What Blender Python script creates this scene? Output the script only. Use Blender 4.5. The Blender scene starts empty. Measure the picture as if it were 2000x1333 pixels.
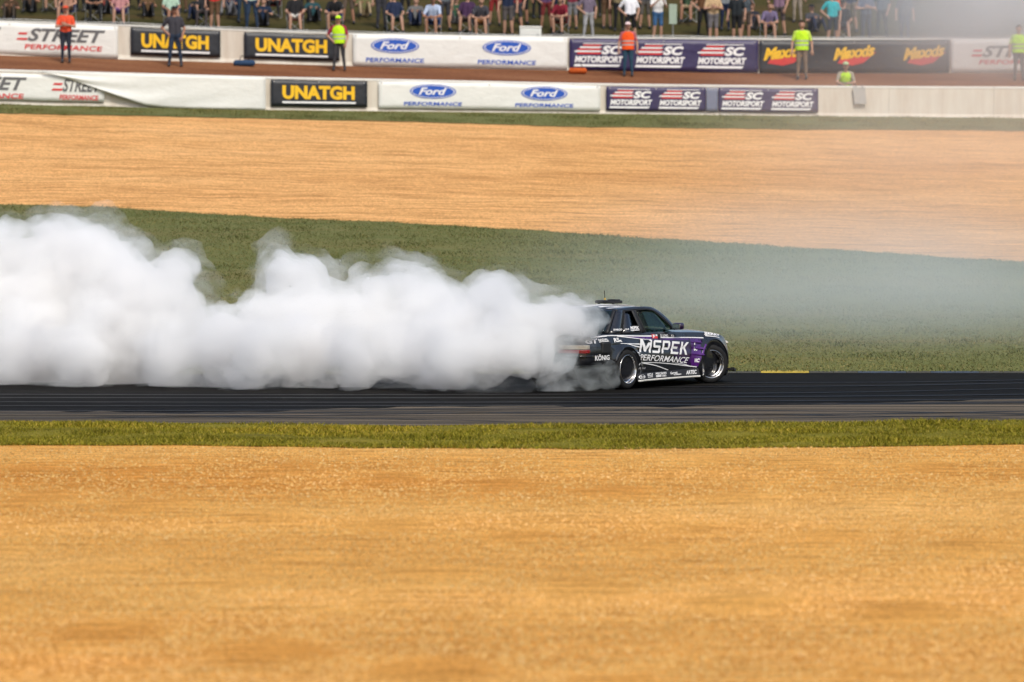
import bpy, bmesh, math, random
import numpy as np
from mathutils import Vector, Matrix

random.seed(7); rng = np.random.default_rng(11)
scene = bpy.context.scene
COL = scene.collection
R_ = math.radians

# ------------------------------------------------------------------ camera
FPX, CAMH, YH = 9000.0, 3.75, 305.0          # focal length in photo pixels, eye height, horizon row
PITCH = math.atan((666.5 - YH) / FPX)
cam = bpy.data.cameras.new('camera'); camo = bpy.data.objects.new('camera', cam); COL.objects.link(camo)
cam.sensor_width = 36; cam.lens = 36 * FPX / 2000; cam.clip_start = 1; cam.clip_end = 5000
camo.location = (0, 0, CAMH); camo.rotation_euler = (math.pi / 2 - PITCH, 0, 0)
cam.dof.use_dof = True; cam.dof.focus_distance = 74.5; cam.dof.aperture_fstop = 2.0
scene.camera = camo

# ------------------------------------------------------------------ world, sun, exposure
SUN_EL, SUN_AZ = 50, 160                     # azimuth measured clockwise from +Y
w = bpy.data.worlds.new('World'); scene.world = w; w.use_nodes = True
nt = w.node_tree; bg = nt.nodes['Background']
sky = nt.nodes.new('ShaderNodeTexSky'); sky.sky_type = 'NISHITA'; sky.sun_disc = False
sky.sun_elevation = R_(SUN_EL); sky.sun_rotation = R_(SUN_AZ)
sky.air_density = 1.0; sky.dust_density = 4.0; sky.ozone_density = 1.0; sky.altitude = 200
nt.links.new(sky.outputs[0], bg.inputs[0]); bg.inputs[1].default_value = 0.11
sl = bpy.data.lights.new('sun', 'SUN'); so = bpy.data.objects.new('sun', sl); COL.objects.link(so)
sl.energy = 1.5; sl.angle = R_(14); sl.color = (1.0, 0.965, 0.86)
az = R_(SUN_AZ); el = R_(SUN_EL)
sdir = Vector((math.sin(az) * math.cos(el), math.cos(az) * math.cos(el), math.sin(el)))
so.rotation_euler = sdir.to_track_quat('Z', 'Y').to_euler(); so.location = (0, 0, 60)
vs = scene.view_settings
vs.view_transform = 'Standard'; vs.look = 'None'; vs.exposure = 0.5; vs.gamma = 1.0; vs.use_curve_mapping = False
cy = scene.cycles
cy.use_denoising = True
try: cy.denoiser = 'OPENIMAGEDENOISE'
except Exception: pass
cy.max_bounces = 18; cy.volume_bounces = 16; cy.transparent_max_bounces = 24
cy.diffuse_bounces = 3; cy.glossy_bounces = 4; cy.transmission_bounces = 8
cy.volume_step_rate = 2.0; cy.volume_max_steps = 128
cy.caustics_reflective = False; cy.caustics_refractive = False

# ------------------------------------------------------------------ helpers
def link(o, parent=None):
    COL.objects.link(o)
    if parent is not None: o.parent = parent
    return o
def tag(o, label=None, cat=None, group=None, kind=None):
    if label: o['label'] = label
    if cat: o['category'] = cat
    if group: o['group'] = group
    if kind: o['kind'] = kind
    return o
def empty(name, loc=(0, 0, 0), rz=0):
    o = bpy.data.objects.new(name, None); o.location = loc; o.rotation_euler = (0, 0, rz); o.empty_display_size = .2
    return link(o)
def mesh(name, v, f, mat=None, parent=None, smooth=True):
    m = bpy.data.meshes.new(name); m.from_pydata([tuple(map(float, p)) for p in v], [], [tuple(map(int, q)) for q in f]); m.update()
    if smooth: m.polygons.foreach_set('use_smooth', [True] * len(m.polygons))
    if mat is not None:
        for k in (mat if isinstance(mat, (list, tuple)) else [mat]): m.materials.append(k)
    return link(bpy.data.objects.new(name, m), parent)
def from_bm(name, bm, mat=None, parent=None, smooth=False):
    m = bpy.data.meshes.new(name); bm.to_mesh(m); bm.free()
    if smooth: m.polygons.foreach_set('use_smooth', [True] * len(m.polygons))
    if mat is not None:
        for k in (mat if isinstance(mat, (list, tuple)) else [mat]): m.materials.append(k)
    return link(bpy.data.objects.new(name, m), parent)
def big_mesh(name, V, F, mat, parent=None):
    """numpy triangles / quads of one size"""
    m = bpy.data.meshes.new(name); V = np.asarray(V, np.float32); F = np.asarray(F, np.int32); k = F.shape[1]
    m.vertices.add(len(V)); m.vertices.foreach_set('co', V.ravel())
    m.loops.add(F.size); m.loops.foreach_set('vertex_index', F.ravel())
    m.polygons.add(len(F)); m.polygons.foreach_set('loop_start', np.arange(0, F.size, k, dtype=np.int32))
    m.update(calc_edges=True); m.materials.append(mat)
    return link(bpy.data.objects.new(name, m), parent)
def box(bm, lo, hi, bev=0.0, seg=1):
    M = Matrix.Translation([(a + b) / 2 for a, b in zip(lo, hi)]) @ Matrix.Diagonal([b - a for a, b in zip(lo, hi)] + [1])
    r = bmesh.ops.create_cube(bm, size=1, matrix=M)
    if bev:
        ed = {e for v in r['verts'] for e in v.link_edges}
        bmesh.ops.bevel(bm, geom=list(ed), offset=bev, segments=seg, affect='EDGES', profile=.5)
    return bm
def capsule(bm, A, B, ra, rb, seg=10, caps=3):
    A = Vector(A); B = Vector(B); d = B - A; L = d.length
    ax = d / L if L > 1e-6 else Vector((0, 0, 1))
    x = ax.orthogonal().normalized(); y = ax.cross(x)
    rings = []
    for i in range(caps):
        t = (i + .25) / caps * math.pi / 2
        rings.append((A - ax * ra * math.cos(t), ra * math.sin(t)))
    rings.append((A, ra)); rings.append((B, rb))
    for i in reversed(range(caps)):
        t = (i + .25) / caps * math.pi / 2
        rings.append((B + ax * rb * math.cos(t), rb * math.sin(t)))
    vr = []
    for c, r in rings:
        vr.append([bm.verts.new(c + (x * math.cos(2 * math.pi * k / seg) + y * math.sin(2 * math.pi * k / seg)) * r) for k in range(seg)])
    for a, b in zip(vr, vr[1:]):
        for k in range(seg): bm.faces.new((a[k], a[(k + 1) % seg], b[(k + 1) % seg], b[k]))
    bm.faces.new(vr[0][::-1]); bm.faces.new(vr[-1])
def tube(pts, r, seg=8):
    bm = bmesh.new()
    for a, b in zip(pts, pts[1:]): capsule(bm, a, b, r, r, seg, 2)
    return bm
def ellipsoid(bm, c, rad, u=14, v=9, rot=None):
    M = Matrix.Translation(c) @ (rot.to_4x4() if rot else Matrix()) @ Matrix.Diagonal((*rad, 1))
    bmesh.ops.create_uvsphere(bm, u_segments=u, v_segments=v, radius=1, matrix=M)
def lathe(bm, prof, seg=40, mi=0):
    """profile of (radius, y) round the local Y axis"""
    vr = [[bm.verts.new((r * math.cos(2 * math.pi * k / seg), y, r * math.sin(2 * math.pi * k / seg))) for k in range(seg)] for r, y in prof]
    for a, b in zip(vr, vr[1:]):
        for k in range(seg):
            fc = bm.faces.new((a[k], a[(k + 1) % seg], b[(k + 1) % seg], b[k])); fc.material_index = mi
def evaluated(o):
    dg = bpy.context.evaluated_depsgraph_get(); dg.update()
    return bpy.data.meshes.new_from_object(o.evaluated_get(dg))
def crv(tab):
    xs = np.array([t[0] for t in tab], float); ys = np.array([t[1] for t in tab], float)
    d = np.diff(ys) / np.diff(xs); m = np.concatenate([[d[0]], np.where(d[:-1] * d[1:] > 0, 2 * d[:-1] * d[1:] / (d[:-1] + d[1:] + 1e-12), 0), [d[-1]]])
    def f(x):
        x = np.clip(np.asarray(x, float), xs[0], xs[-1]); i = np.clip(np.searchsorted(xs, x) - 1, 0, len(xs) - 2)
        h = xs[i + 1] - xs[i]; t = (x - xs[i]) / h
        return (2*t**3-3*t**2+1)*ys[i] + (t**3-2*t**2+t)*h*m[i] + (-2*t**3+3*t**2)*ys[i+1] + (t**3-t**2)*h*m[i+1]
    return f

# ------------------------------------------------------------------ materials
def nodes(name):
    m = bpy.data.materials.new(name); m.use_nodes = True
    n = m.node_tree.nodes; return m, n, m.node_tree.links, n['Principled BSDF']
def ramp(n, stops, interp='LINEAR'):
    r = n.new('ShaderNodeValToRGB'); r.color_ramp.interpolation = interp
    e = r.color_ramp.elements
    while len(e) < len(stops): e.new(.5)
    for k, (p, c) in enumerate(stops): e[k].position = p; e[k].color = (*c, 1)
    return r
def noise(n, l, scale, detail=4, rough=.6, vec=None, stretch=None, coord='Object'):
    t = n.new('ShaderNodeTexNoise'); t.inputs['Scale'].default_value = scale
    t.inputs['Detail'].default_value = detail; t.inputs['Roughness'].default_value = rough
    tc = n.new('ShaderNodeTexCoord'); mp = n.new('ShaderNodeMapping')
    if stretch: mp.inputs['Scale'].default_value = stretch
    l.new(tc.outputs[coord], mp.inputs[0]); l.new(mp.outputs[0], t.inputs['Vector'])
    return t
def mixc(n, l, a, b, fac, mode='MIX'):
    m = n.new('ShaderNodeMix'); m.data_type = 'RGBA'; m.blend_type = mode
    for s, v in ((6, a), (7, b)):
        if hasattr(v, 'is_linked') or hasattr(v, 'links'): l.new(v, m.inputs[s])
        else: m.inputs[s].default_value = (*v, 1)
    if hasattr(fac, 'links'): l.new(fac, m.inputs[0])
    else: m.inputs[0].default_value = fac
    return m.outputs[2]
def bump(n, l, p, h, strength, dist):
    b = n.new('ShaderNodeBump'); b.inputs['Strength'].default_value = strength; b.inputs['Distance'].default_value = dist
    l.new(h, b.inputs['Height']); l.new(b.outputs[0], p.inputs['Normal'])
def flat(name, c, rough=.6, metal=0.0, coat=0.0, var=.12, scale=6, spec=.5, emit=None):
    m, n, l, p = nodes(name)
    t = noise(n, l, scale, 4)
    r = ramp(n, [(.25, tuple(x * (1 - var) for x in c)), (.75, tuple(min(1, x * (1 + var)) for x in c))])
    l.new(t.outputs[0], r.inputs[0]); l.new(r.outputs[0], p.inputs['Base Color'])
    p.inputs['Roughness'].default_value = rough; p.inputs['Metallic'].default_value = metal
    p.inputs['Coat Weight'].default_value = coat; p.inputs['Coat Roughness'].default_value = .04
    p.inputs['Specular IOR Level'].default_value = spec
    return m
def gravel_mat(name, cols, fine, streak):
    m, n, l, p = nodes(name)
    big = noise(n, l, .16, 4, .55, stretch=(.45, 1, 1))
    rake = noise(n, l, 1.0, 6, .7, stretch=(streak, 5.5, 1))
    vo = n.new('ShaderNodeTexVoronoi'); vo.inputs['Scale'].default_value = fine
    tc = n.new('ShaderNodeTexCoord'); l.new(tc.outputs['Object'], vo.inputs['Vector'])
    sep = n.new('ShaderNodeSeparateColor'); l.new(vo.outputs['Color'], sep.inputs[0])
    r0 = ramp(n, [(.3, cols[0]), (.55, cols[1]), (.75, cols[2])]); l.new(big.outputs[0], r0.inputs[0])
    r1 = ramp(n, [(.34, (.50, .40, .28)), (.46, (.92, .89, .84)), (.54, (1.08, 1.09, 1.10)), (.66, (1.34, 1.40, 1.5))]); l.new(rake.outputs[0], r1.inputs[0])
    r2 = ramp(n, [(0, (.58, .52, .44)), (.2, (.92, .9, .88)), (.75, (1.08, 1.08, 1.08)), (1, (1.4, 1.42, 1.45))]); l.new(sep.outputs[0], r2.inputs[0])
    c = mixc(n, l, r0.outputs[0], r1.outputs[0], .85, 'MULTIPLY'); c = mixc(n, l, c, r2.outputs[0], .8, 'MULTIPLY')
    l.new(c, p.inputs['Base Color']); p.inputs['Roughness'].default_value = .95; p.inputs['Specular IOR Level'].default_value = .1
    ad = n.new('ShaderNodeMath'); ad.operation = 'MULTIPLY_ADD'; l.new(rake.outputs[0], ad.inputs[0]); ad.inputs[1].default_value = 1.2
    l.new(vo.outputs['Distance'], ad.inputs[2]); bump(n, l, p, ad.outputs[0], .7, .05)
    return m
def island_mat(name, stops, rough=.9, big=.3, bigc=(.6, .6, .5), spec=.15):
    m, n, l, p = nodes(name)
    g = n.new('ShaderNodeNewGeometry'); r = ramp(n, stops); l.new(g.outputs['Random Per Island'], r.inputs[0])
    t = noise(n, l, big, 4, .6, stretch=(.5, 1, 1)); rr = ramp(n, [(.34, bigc), (.5, (.95, .95, .9)), (.66, (1.3, 1.15, 1.05))]); l.new(t.outputs[0], rr.inputs[0])
    l.new(mixc(n, l, r.outputs[0], rr.outputs[0], .9, 'MULTIPLY'), p.inputs['Base Color'])
    p.inputs['Roughness'].default_value = rough; p.inputs['Specular IOR Level'].default_value = spec
    return m
def turf_mat(name, a, b, c, sx=.35):
    m, n, l, p = nodes(name)
    t = noise(n, l, .5, 6, .65, stretch=(sx, 1.6, 1)); f = noise(n, l, 14, 4, .7, stretch=(.6, 1, 1))
    r = ramp(n, [(.3, a), (.5, b), (.7, c)]); l.new(t.outputs[0], r.inputs[0])
    r2 = ramp(n, [(.25, (.6, .6, .6)), (.75, (1.35, 1.35, 1.3))]); l.new(f.outputs[0], r2.inputs[0])
    l.new(mixc(n, l, r.outputs[0], r2.outputs[0], .8, 'MULTIPLY'), p.inputs['Base Color'])
    p.inputs['Roughness'].default_value = .95; p.inputs['Specular IOR Level'].default_value = .1
    bump(n, l, p, f.outputs[0], .6, .04)
    return m

M = {}
M['gravel_near'] = gravel_mat('gravel_near', [(.63, .27, .050), (.75, .378, .090), (.82, .47, .148)], 34, .8)
M['gravel_far'] = gravel_mat('gravel_far', [(.64, .325, .115), (.73, .40, .155), (.78, .455, .20)], 22, .5)
M['stone'] = island_mat('gravel_stone', [(0, (.42, .21, .055)), (.3, (.64, .36, .11)), (.75, (.72, .43, .14)), (1, (.76, .52, .24))], .85, .2, (.8, .75, .65))
M['turf'] = turf_mat('verge_turf', (.11, .09, .010), (.19, .165, .016), (.26, .20, .03))
M['turf_far'] = turf_mat('infield_turf', (.105, .122, .040), (.150, .158, .058), (.185, .158, .064), .15)
M['blade'] = island_mat('verge_grass', [(0, (.09, .095, .006)), (.5, (.21, .19, .012)), (.85, (.32, .26, .03)), (1, (.42, .32, .07))], .8, .5, (.65, .65, .55))
M['blade_far'] = island_mat('infield_grass', [(0, (.10, .12, .038)), (.5, (.145, .157, .055)), (.85, (.19, .168, .065)), (1, (.22, .185, .08))], .8, .25, (.72, .76, .65))
M['hill'] = turf_mat('hillside_grass', (.03, .03, .008), (.06, .052, .016), (.085, .055, .022))
M['dirt'] = turf_mat('red_dirt', (.14, .055, .025), (.21, .085, .04), (.26, .12, .06))
M['terrain'] = turf_mat('outer_ground', (.10, .10, .03), (.15, .14, .05), (.2, .16, .06))
def stained(name, c, stain, amount):
    m, n, l, p = nodes(name); t = noise(n, l, 1.0, 5, .65, stretch=(2.2, 2.2, .35)); b_ = noise(n, l, 1.3, 4)
    r = ramp(n, [(.42, (0, 0, 0)), (.75, (amount,) * 3)]); l.new(t.outputs[0], r.inputs[0])
    r2 = ramp(n, [(.3, tuple(x * .93 for x in c)), (.7, c)]); l.new(b_.outputs[0], r2.inputs[0])
    l.new(mixc(n, l, r2.outputs[0], stain, r.outputs[0]), p.inputs['Base Color']); p.inputs['Roughness'].default_value = .8; p.inputs['Specular IOR Level'].default_value = .25
    bump(n, l, p, t.outputs[0], .3, .02); return m
M['concrete'] = stained('painted_concrete', (.68, .635, .55), (.40, .29, .20), .55)
M['concrete_top'] = flat('sunlit_top_concrete', (.77, .76, .71), .7, var=.05, scale=1.5)  # sunlit look of the wall's top edge, put into the colour
M['vinyl'] = flat('white_vinyl', (.73, .735, .70), .55, var=.04, scale=1.5)
def creased(m, st):
    n, l = m.node_tree.nodes, m.node_tree.links; t = noise(n, l, 2.2, 4, .6, stretch=(1, 1, 1.6)); bump(n, l, n['Principled BSDF'], t.outputs[0], st, .05)
creased(M['vinyl'], .5)
M['vinyl_black'] = flat('black_vinyl', (.018, .021, .028), .45, var=.2)
M['vinyl_purple'] = flat('navy_purple_vinyl', (.03, .022, .085), .45, var=.15)
creased(M['vinyl_black'], .5); creased(M['vinyl_purple'], .5)
M['vinyl_grey'] = flat('slate_vinyl', (.16, .18, .26), .5)
M['ink_blue'] = flat('blue_ink', (.012, .085, .46), .5, var=.08)
M['ink_yellow'] = flat('yellow_ink', (.85, .50, .01), .5, var=.12, scale=3)
M['ink_orange'] = flat('orange_ink', (.75, .26, .02), .5)
M['ink_grey'] = flat('grey_ink', (.12, .12, .125), .5)
M['ink_red'] = flat('red_ink', (.62, .03, .03), .5)
M['ink_white'] = flat('white_ink', (.82, .82, .82), .5, var=.05)
M['steel'] = flat('galvanised_steel', (.45, .45, .44), .45, .7)
def asphalt():
    m, n, l, p = nodes('asphalt')
    lane = noise(n, l, 1.0, 5, .6, stretch=(.035, 1.5, 1)); fine = noise(n, l, 30, 3, .7); wide = noise(n, l, .12, 3, .5, stretch=(.3, 1, 1))
    r = ramp(n, [(.28, (.003, .003, .003)), (.5, (.009, .0085, .0078)), (.64, (.016, .015, .0135)), (.8, (.05, .046, .04))]); l.new(lane.outputs[0], r.inputs[0])
    r2 = ramp(n, [(.3, (.7, .7, .7)), (.7, (1.35, 1.35, 1.35))]); l.new(fine.outputs[0], r2.inputs[0])
    l.new(mixc(n, l, r.outputs[0], r2.outputs[0], .8, 'MULTIPLY'), p.inputs['Base Color'])
    r3 = ramp(n, [(.3, (.7,) * 3), (.7, (.9,) * 3)]); l.new(lane.outputs[0], r3.inputs[0]); l.new(r3.outputs[0], p.inputs['Roughness'])
    p.inputs['Specular IOR Level'].default_value = .04
    bump(n, l, p, fine.outputs[0], .35, .01)
    return m
M['asphalt'] = asphalt()
def worn():
    m, n, l, p = nodes('worn_asphalt')
    lane = noise(n, l, 1.0, 5, .65, stretch=(.05, 3.2, 1)); fine = noise(n, l, 26, 3, .7)
    r = ramp(n, [(.3, (.018, .017, .015)), (.48, (.075, .062, .047)), (.68, (.22, .175, .125))]); l.new(lane.outputs[0], r.inputs[0])
    r2 = ramp(n, [(.3, (.75,) * 3), (.7, (1.3,) * 3)]); l.new(fine.outputs[0], r2.inputs[0])
    l.new(mixc(n, l, r.outputs[0], r2.outputs[0], .8, 'MULTIPLY'), p.inputs['Base Color']); p.inputs['Roughness'].default_value = .8
    p.inputs['Specular IOR Level'].default_value = .04; bump(n, l, p, fine.outputs[0], .35, .01)
    return m
M['worn'] = worn()
M['rubber_mark'] = flat('rubber_mark', (.008, .008, .008), .6, var=.3, scale=3, spec=.2)

# ------------------------------------------------------------------ terrain rows (photo row -> real ground line)
def line(*pts):
    xs = [p[0] for p in pts]; ys = [p[1] for p in pts]
    return lambda px: np.interp(px, xs, ys)
def dist_flat(y): return CAMH * FPX / (y - YH)
ROWS = {}   # name -> (depth(px), height(px))
def row_flat(name, yl): ROWS[name] = (lambda px: dist_flat(yl(px)), lambda px: 0 * np.asarray(px, float))
def row_up(name, yl, dl):
    ROWS[name] = (dl, lambda px: CAMH - (yl(px) - YH) * dl(px) / FPX)
ROWS['behind'] = (lambda px: -60 + 0 * np.asarray(px, float), lambda px: 0 * np.asarray(px, float))
row_flat('verge_near', line((-400, 866), (0, 868), (300, 868), (800, 876), (1250, 878), (2000, 872), (2500, 866)))
row_flat('verge_far', line((-400, 820), (0, 826), (800, 836), (1300, 833), (2000, 824), (2500, 815)))
row_flat('worn_far', line((-400, 806), (0, 808), (500, 812), (800, 800), (1300, 795), (2000, 786), (2500, 780)))
row_flat('track_far', line((-400, 733), (1000, 731), (1500, 729), (2000, 729), (2500, 729)))
row_up('gravel_a', line((-600, 380), (0, 398), (250, 406), (470, 420), (700, 431), (1300, 466), (2000, 513), (2600, 555)), line((-600, 112), (0, 110), (2000, 100), (2600, 97)))
row_up('gravel_b', line((-600, 214), (0, 222), (500, 233), (1150, 250), (2000, 256), (2600, 258)), line((-600, 126), (0, 129), (2000, 136), (2600, 138)))
row_up('wall', line((-600, 198), (0, 205), (500, 216), (900, 220), (1500, 227), (2000, 232), (2600, 236)), line((-600, 130.5), (0, 133), (2000, 141), (2600, 143)))
row_up('fence', line((-600, 95), (0, 108), (250, 117), (740, 131), (1050, 137), (1500, 144), (2000, 143), (2600, 142)), line((-600, 143), (0, 145), (2000, 150), (2600, 152)))
row_up('stand', line((-600, 42), (0, 50), (500, 68), (900, 80), (1400, 92), (2000, 97), (2600, 97)), line((-600, 149), (0, 150.5), (2000, 155), (2600, 156)))
row_up('stand_top', line((-600, -95), (0, -90), (2000, -60), (2600, -60)), line((-600, 168), (2600, 172)))
ROWS['hilltop'] = (lambda px: 330 + 0 * np.asarray(px, float), lambda px: 34 + 0 * np.asarray(px, float))
def row_at(name, X):
    X = np.asarray(X, float); D = np.full(X.shape, 80.0)
    dl, zl = ROWS[name]
    for _ in range(8):
        px = 1000 + X * FPX / np.maximum(np.abs(D), 20); D = dl(px)
    px = 1000 + X * FPX / np.maximum(np.abs(D), 20)
    return D, zl(px)
ORDER = ['behind', 'verge_near', 'verge_far', 'worn_far', 'track_far', 'gravel_a', 'gravel_b', 'wall', 'fence', 'stand', 'stand_top', 'hilltop']
def ground_z(X, Y):
    X = np.atleast_1d(np.asarray(X, float)); Y = np.atleast_1d(np.asarray(Y, float))
    Ds = []; Zs = []
    for nme in ORDER:
        d, z = row_at(nme, X); Ds.append(d); Zs.append(z)
    Ds = np.array(Ds); Zs = np.array(Zs); out = np.zeros(len(X))
    for k in range(len(ORDER) - 1):
        s = (Y >= Ds[k]) & (Y < Ds[k + 1]); t = (Y - Ds[k]) / (Ds[k + 1] - Ds[k])
        out = np.where(s, Zs[k] + (Zs[k + 1] - Zs[k]) * t, out)
    return out
def wob(X, seed, amp):
    r = np.random.default_rng(seed); o = 0
    for k, fr in enumerate((.12, .31, .7, 1.6, 3.7, 8.0)):
        o = o + np.sin(X * fr * (1 + .2 * r.random()) + r.random() * 6.28) * amp / (1 + k * .8)
    return o
EDGE = {'verge_near': (1, .16), 'verge_far': (2, .10), 'worn_far': (3, .55), 'track_far': (4, .0), 'gravel_a': (5, .25), 'gravel_b': (6, .18)}
XS = np.unique(np.concatenate([np.linspace(-90, -24, 20), np.linspace(-24, 24, 385), np.linspace(24, 90, 20)]))
def strip(name, a, b, mat, nrow, dz=0.0, bumpy=0.0, pw=1.0):
    da, za = row_at(a, XS); db, zb_ = row_at(b, XS)
    if a in EDGE: da2 = da + wob(XS, *EDGE[a])
    else: da2 = da
    if b in EDGE: db2 = db + wob(XS, *EDGE[b])
    else: db2 = db
    V = []
    for i in range(nrow + 1):
        t = (i / nrow) ** pw; D = da2 + (db2 - da2) * t
        Z = ground_z(XS, D) + dz
        if bumpy and 0 < i < nrow: Z = Z + (np.sin(XS * 1.7 + i * 2.1) + np.sin(XS * .63 + i * 1.3) + np.sin(XS * 4.1 - i)) * bumpy
        V.append(np.stack([XS, D, Z], 1))
    nx = len(XS); V = np.concatenate(V); i, j = np.meshgrid(np.arange(nrow), np.arange(nx - 1), indexing='ij'); k = (i * nx + j).ravel()
    o = big_mesh(name, V, np.stack([k, k + 1, k + 1 + nx, k + nx], 1), mat)
    o.data.polygons.foreach_set('use_smooth', [True] * len(o.data.polygons))
    return tag(o, kind='structure')
base = mesh('outer_ground', [(-3000, -1500, -.6), (3000, -1500, -.6), (3000, 3000, -.6), (-3000, 3000, -.6)], [(0, 1, 2, 3)], M['terrain']); tag(base, kind='structure')
strip('near_gravel_trap', 'behind', 'verge_near', M['gravel_near'], 60, 0, .006, .6)
strip('near_grass_verge', 'verge_near', 'verge_far', M['turf'], 8, .012, .008)
strip('track_shoulder', 'verge_far', 'worn_far', M['worn'], 5, .004)
strip('race_track', 'worn_far', 'track_far', M['asphalt'], 8, .0)
strip('infield_grass_slope', 'track_far', 'gravel_a', M['turf_far'], 14, .01, .01)
strip('far_gravel_trap', 'gravel_a', 'gravel_b', M['gravel_far'], 18, 0, .008)
strip('wall_grass_strip', 'gravel_b', 'wall', M['turf_far'], 4, .012, .006)
strip('dirt_bank', 'wall', 'fence', M['dirt'], 8, 0, .01)
strip('spectator_hillside', 'fence', 'stand_top', M['hill'], 14, 0, .01)
strip('upper_hillside', 'stand_top', 'hilltop', M['hill'], 10, 0, .0)

# grass blades: nobody could count them
def blades(name, mat, a, b, n, h, wd, xr, lean, ha=.0, up=.0):
    X = rng.uniform(-xr, xr, n); da, _ = row_at(a, X); db, _ = row_at(b, X)
    da = da + wob(X, *EDGE[a]) if a in EDGE else da; db = db + wob(X, *EDGE[b]) if b in EDGE else db
    t = rng.random(n); D = (da - ha) + (db - da + 2 * ha) * t
    px = np.abs(X) < D * .125
    X, D = X[px], D[px]; n = len(X)
    Z = ground_z(X, D) + up; hh = h * rng.uniform(.4, 1.3, n) * (.6 + .8 * (np.sin(X * 2.1 + D) * .5 + .5) * (np.sin(D * 3.3 - X * .7) * .5 + .5)); an = rng.uniform(0, 6.28, n)
    dx, dy = np.cos(an) * wd, np.sin(an) * wd; la = rng.uniform(0, 6.28, n); lx, ly = np.cos(la) * hh * lean, np.sin(la) * hh * lean
    P = np.stack([np.stack([X - dx, D - dy, Z], 1), np.stack([X + dx, D + dy, Z], 1), np.stack([X + lx, D + ly, Z + hh], 1)], 1)
    o = big_mesh(name, P.reshape(-1, 3), np.arange(3 * n).reshape(n, 3), mat)
    return tag(o, kind='stuff')
g = blades('verge_grass', M['blade'], 'verge_near', 'verge_far', 100000, .05, .009, 9.5, .9, .13, .004); g['label'] = 'short yellow green grass on the verge between gravel and track'
g = blades('infield_grass', M['blade_far'], 'track_far', 'gravel_a', 260000, .034, .012, 14.5, 1.0, 0, .022); g['label'] = 'dull olive grass on the slope behind the track'
g = blades('strip_grass', M['blade_far'], 'gravel_b', 'wall', 60000, .055, .012, 18, .8); g['label'] = 'narrow strip of rough grass along the foot of the white wall'
# loose stones on both gravel traps
def stones(name, n, y0, y1, smin, smax, fmat):
    u = rng.random(n); D = 1 / (1 / y0 + (1 / y1 - 1 / y0) * u); X = rng.uniform(-1, 1, n) * D * .118
    Z = ground_z(X, D); s = rng.uniform(smin, smax, n) * (D / 45) ** .5
    oc = np.array([(1, 0, 0), (0, 1, 0), (-1, 0, 0), (0, -1, 0), (0, 0, .8), (0, 0, -.5)], float)
    fc = np.array([(0, 1, 4), (1, 2, 4), (2, 3, 4), (3, 0, 4)])
    an = rng.uniform(0, 6.28, n); c, sn = np.cos(an), np.sin(an); sc = s[:, None] * rng.uniform(.6, 1.3, (n, 3))
    V = oc[None] * sc[:, None, :] * rng.uniform(.75, 1.2, (n, 6, 1))
    V = np.stack([V[..., 0] * c[:, None] - V[..., 1] * sn[:, None], V[..., 0] * sn[:, None] + V[..., 1] * c[:, None], V[..., 2]], -1)
    V += np.stack([X, D, Z + .003], 1)[:, None]
    F = fc[None] + (np.arange(n) * 6)[:, None, None]
    return tag(big_mesh(name, V.reshape(-1, 3), F.reshape(-1, 3), fmat), kind='stuff')
g = stones('near_gravel', 110000, 31, 59.2, .005, .019, M['stone']); g['label'] = 'loose orange tan gravel stones in the near trap'
# skid marks (thin rubber sheets on the asphalt)
def skid(pts, wid):
    c = crv(pts); xs = np.linspace(pts[0][0], pts[-1][0], 60); V = []
    for i, x in enumerate(xs):
        d = float(c(x)); wv = wid * (.35 + .65 * math.sin(math.pi * i / 59) ** .5)
        V += [(x, d - wv / 2, .0075), (x, d + wv / 2, .0075)]
    return mesh('tyre_mark', V, [(2 * i, 2 * i + 1, 2 * i + 3, 2 * i + 2) for i in range(59)], M['rubber_mark'])
for k, (pts, wd) in enumerate([
    ([(-12, 69.2), (-4, 69.0), (3, 69.3), (10, 70.6)], .22), ([(-12, 70.3), (-2, 70.0), (5, 70.5), (11, 71.8)], .25),
    ([(-5, 66.9), (-1, 67.1), (3, 66.7), (7, 65.9)], .16), ([(-6, 66.2), (-3.4, 66.0), (-1.2, 65.4), (.5, 64.7)], .12),
    ([(1.5, 67.9), (5, 67.5), (8, 66.6), (10, 65.6)], .18), ([(-12, 71.4), (0, 71.3), (6, 71.9), (11, 73.2)], .3),
    ([(3, 69.3), (6, 69.5), (9, 70.2), (12, 71.4)], .16), ([(-13, 68.2), (-7, 67.6), (-2, 68.0), (2, 69.0)], .2), ([(-13, 67.4), (-8, 66.9), (-3, 67.2), (1, 68.1)], .14),
    ([(0, 66.3), (4, 66.6), (8, 67.7), (12, 69.4)], .2), ([(2, 65.6), (5, 66.0), (9, 67.0), (12, 68.3)], .13), ([(-9, 65.6), (-6, 65.9), (-2, 66.7), (3, 68.2)], .15), ([(-13, 72.6), (-3, 72.2), (4, 72.7), (9, 74.4)], .28), ([(2, 74.6), (5, 74.9), (9, 76.2), (12, 77.9)], .26), ([(2.6, 76.0), (6, 76.2), (9, 77.2), (12, 78.6)], .22)]):
    tag(skid(pts, wd), kind='structure')

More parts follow.
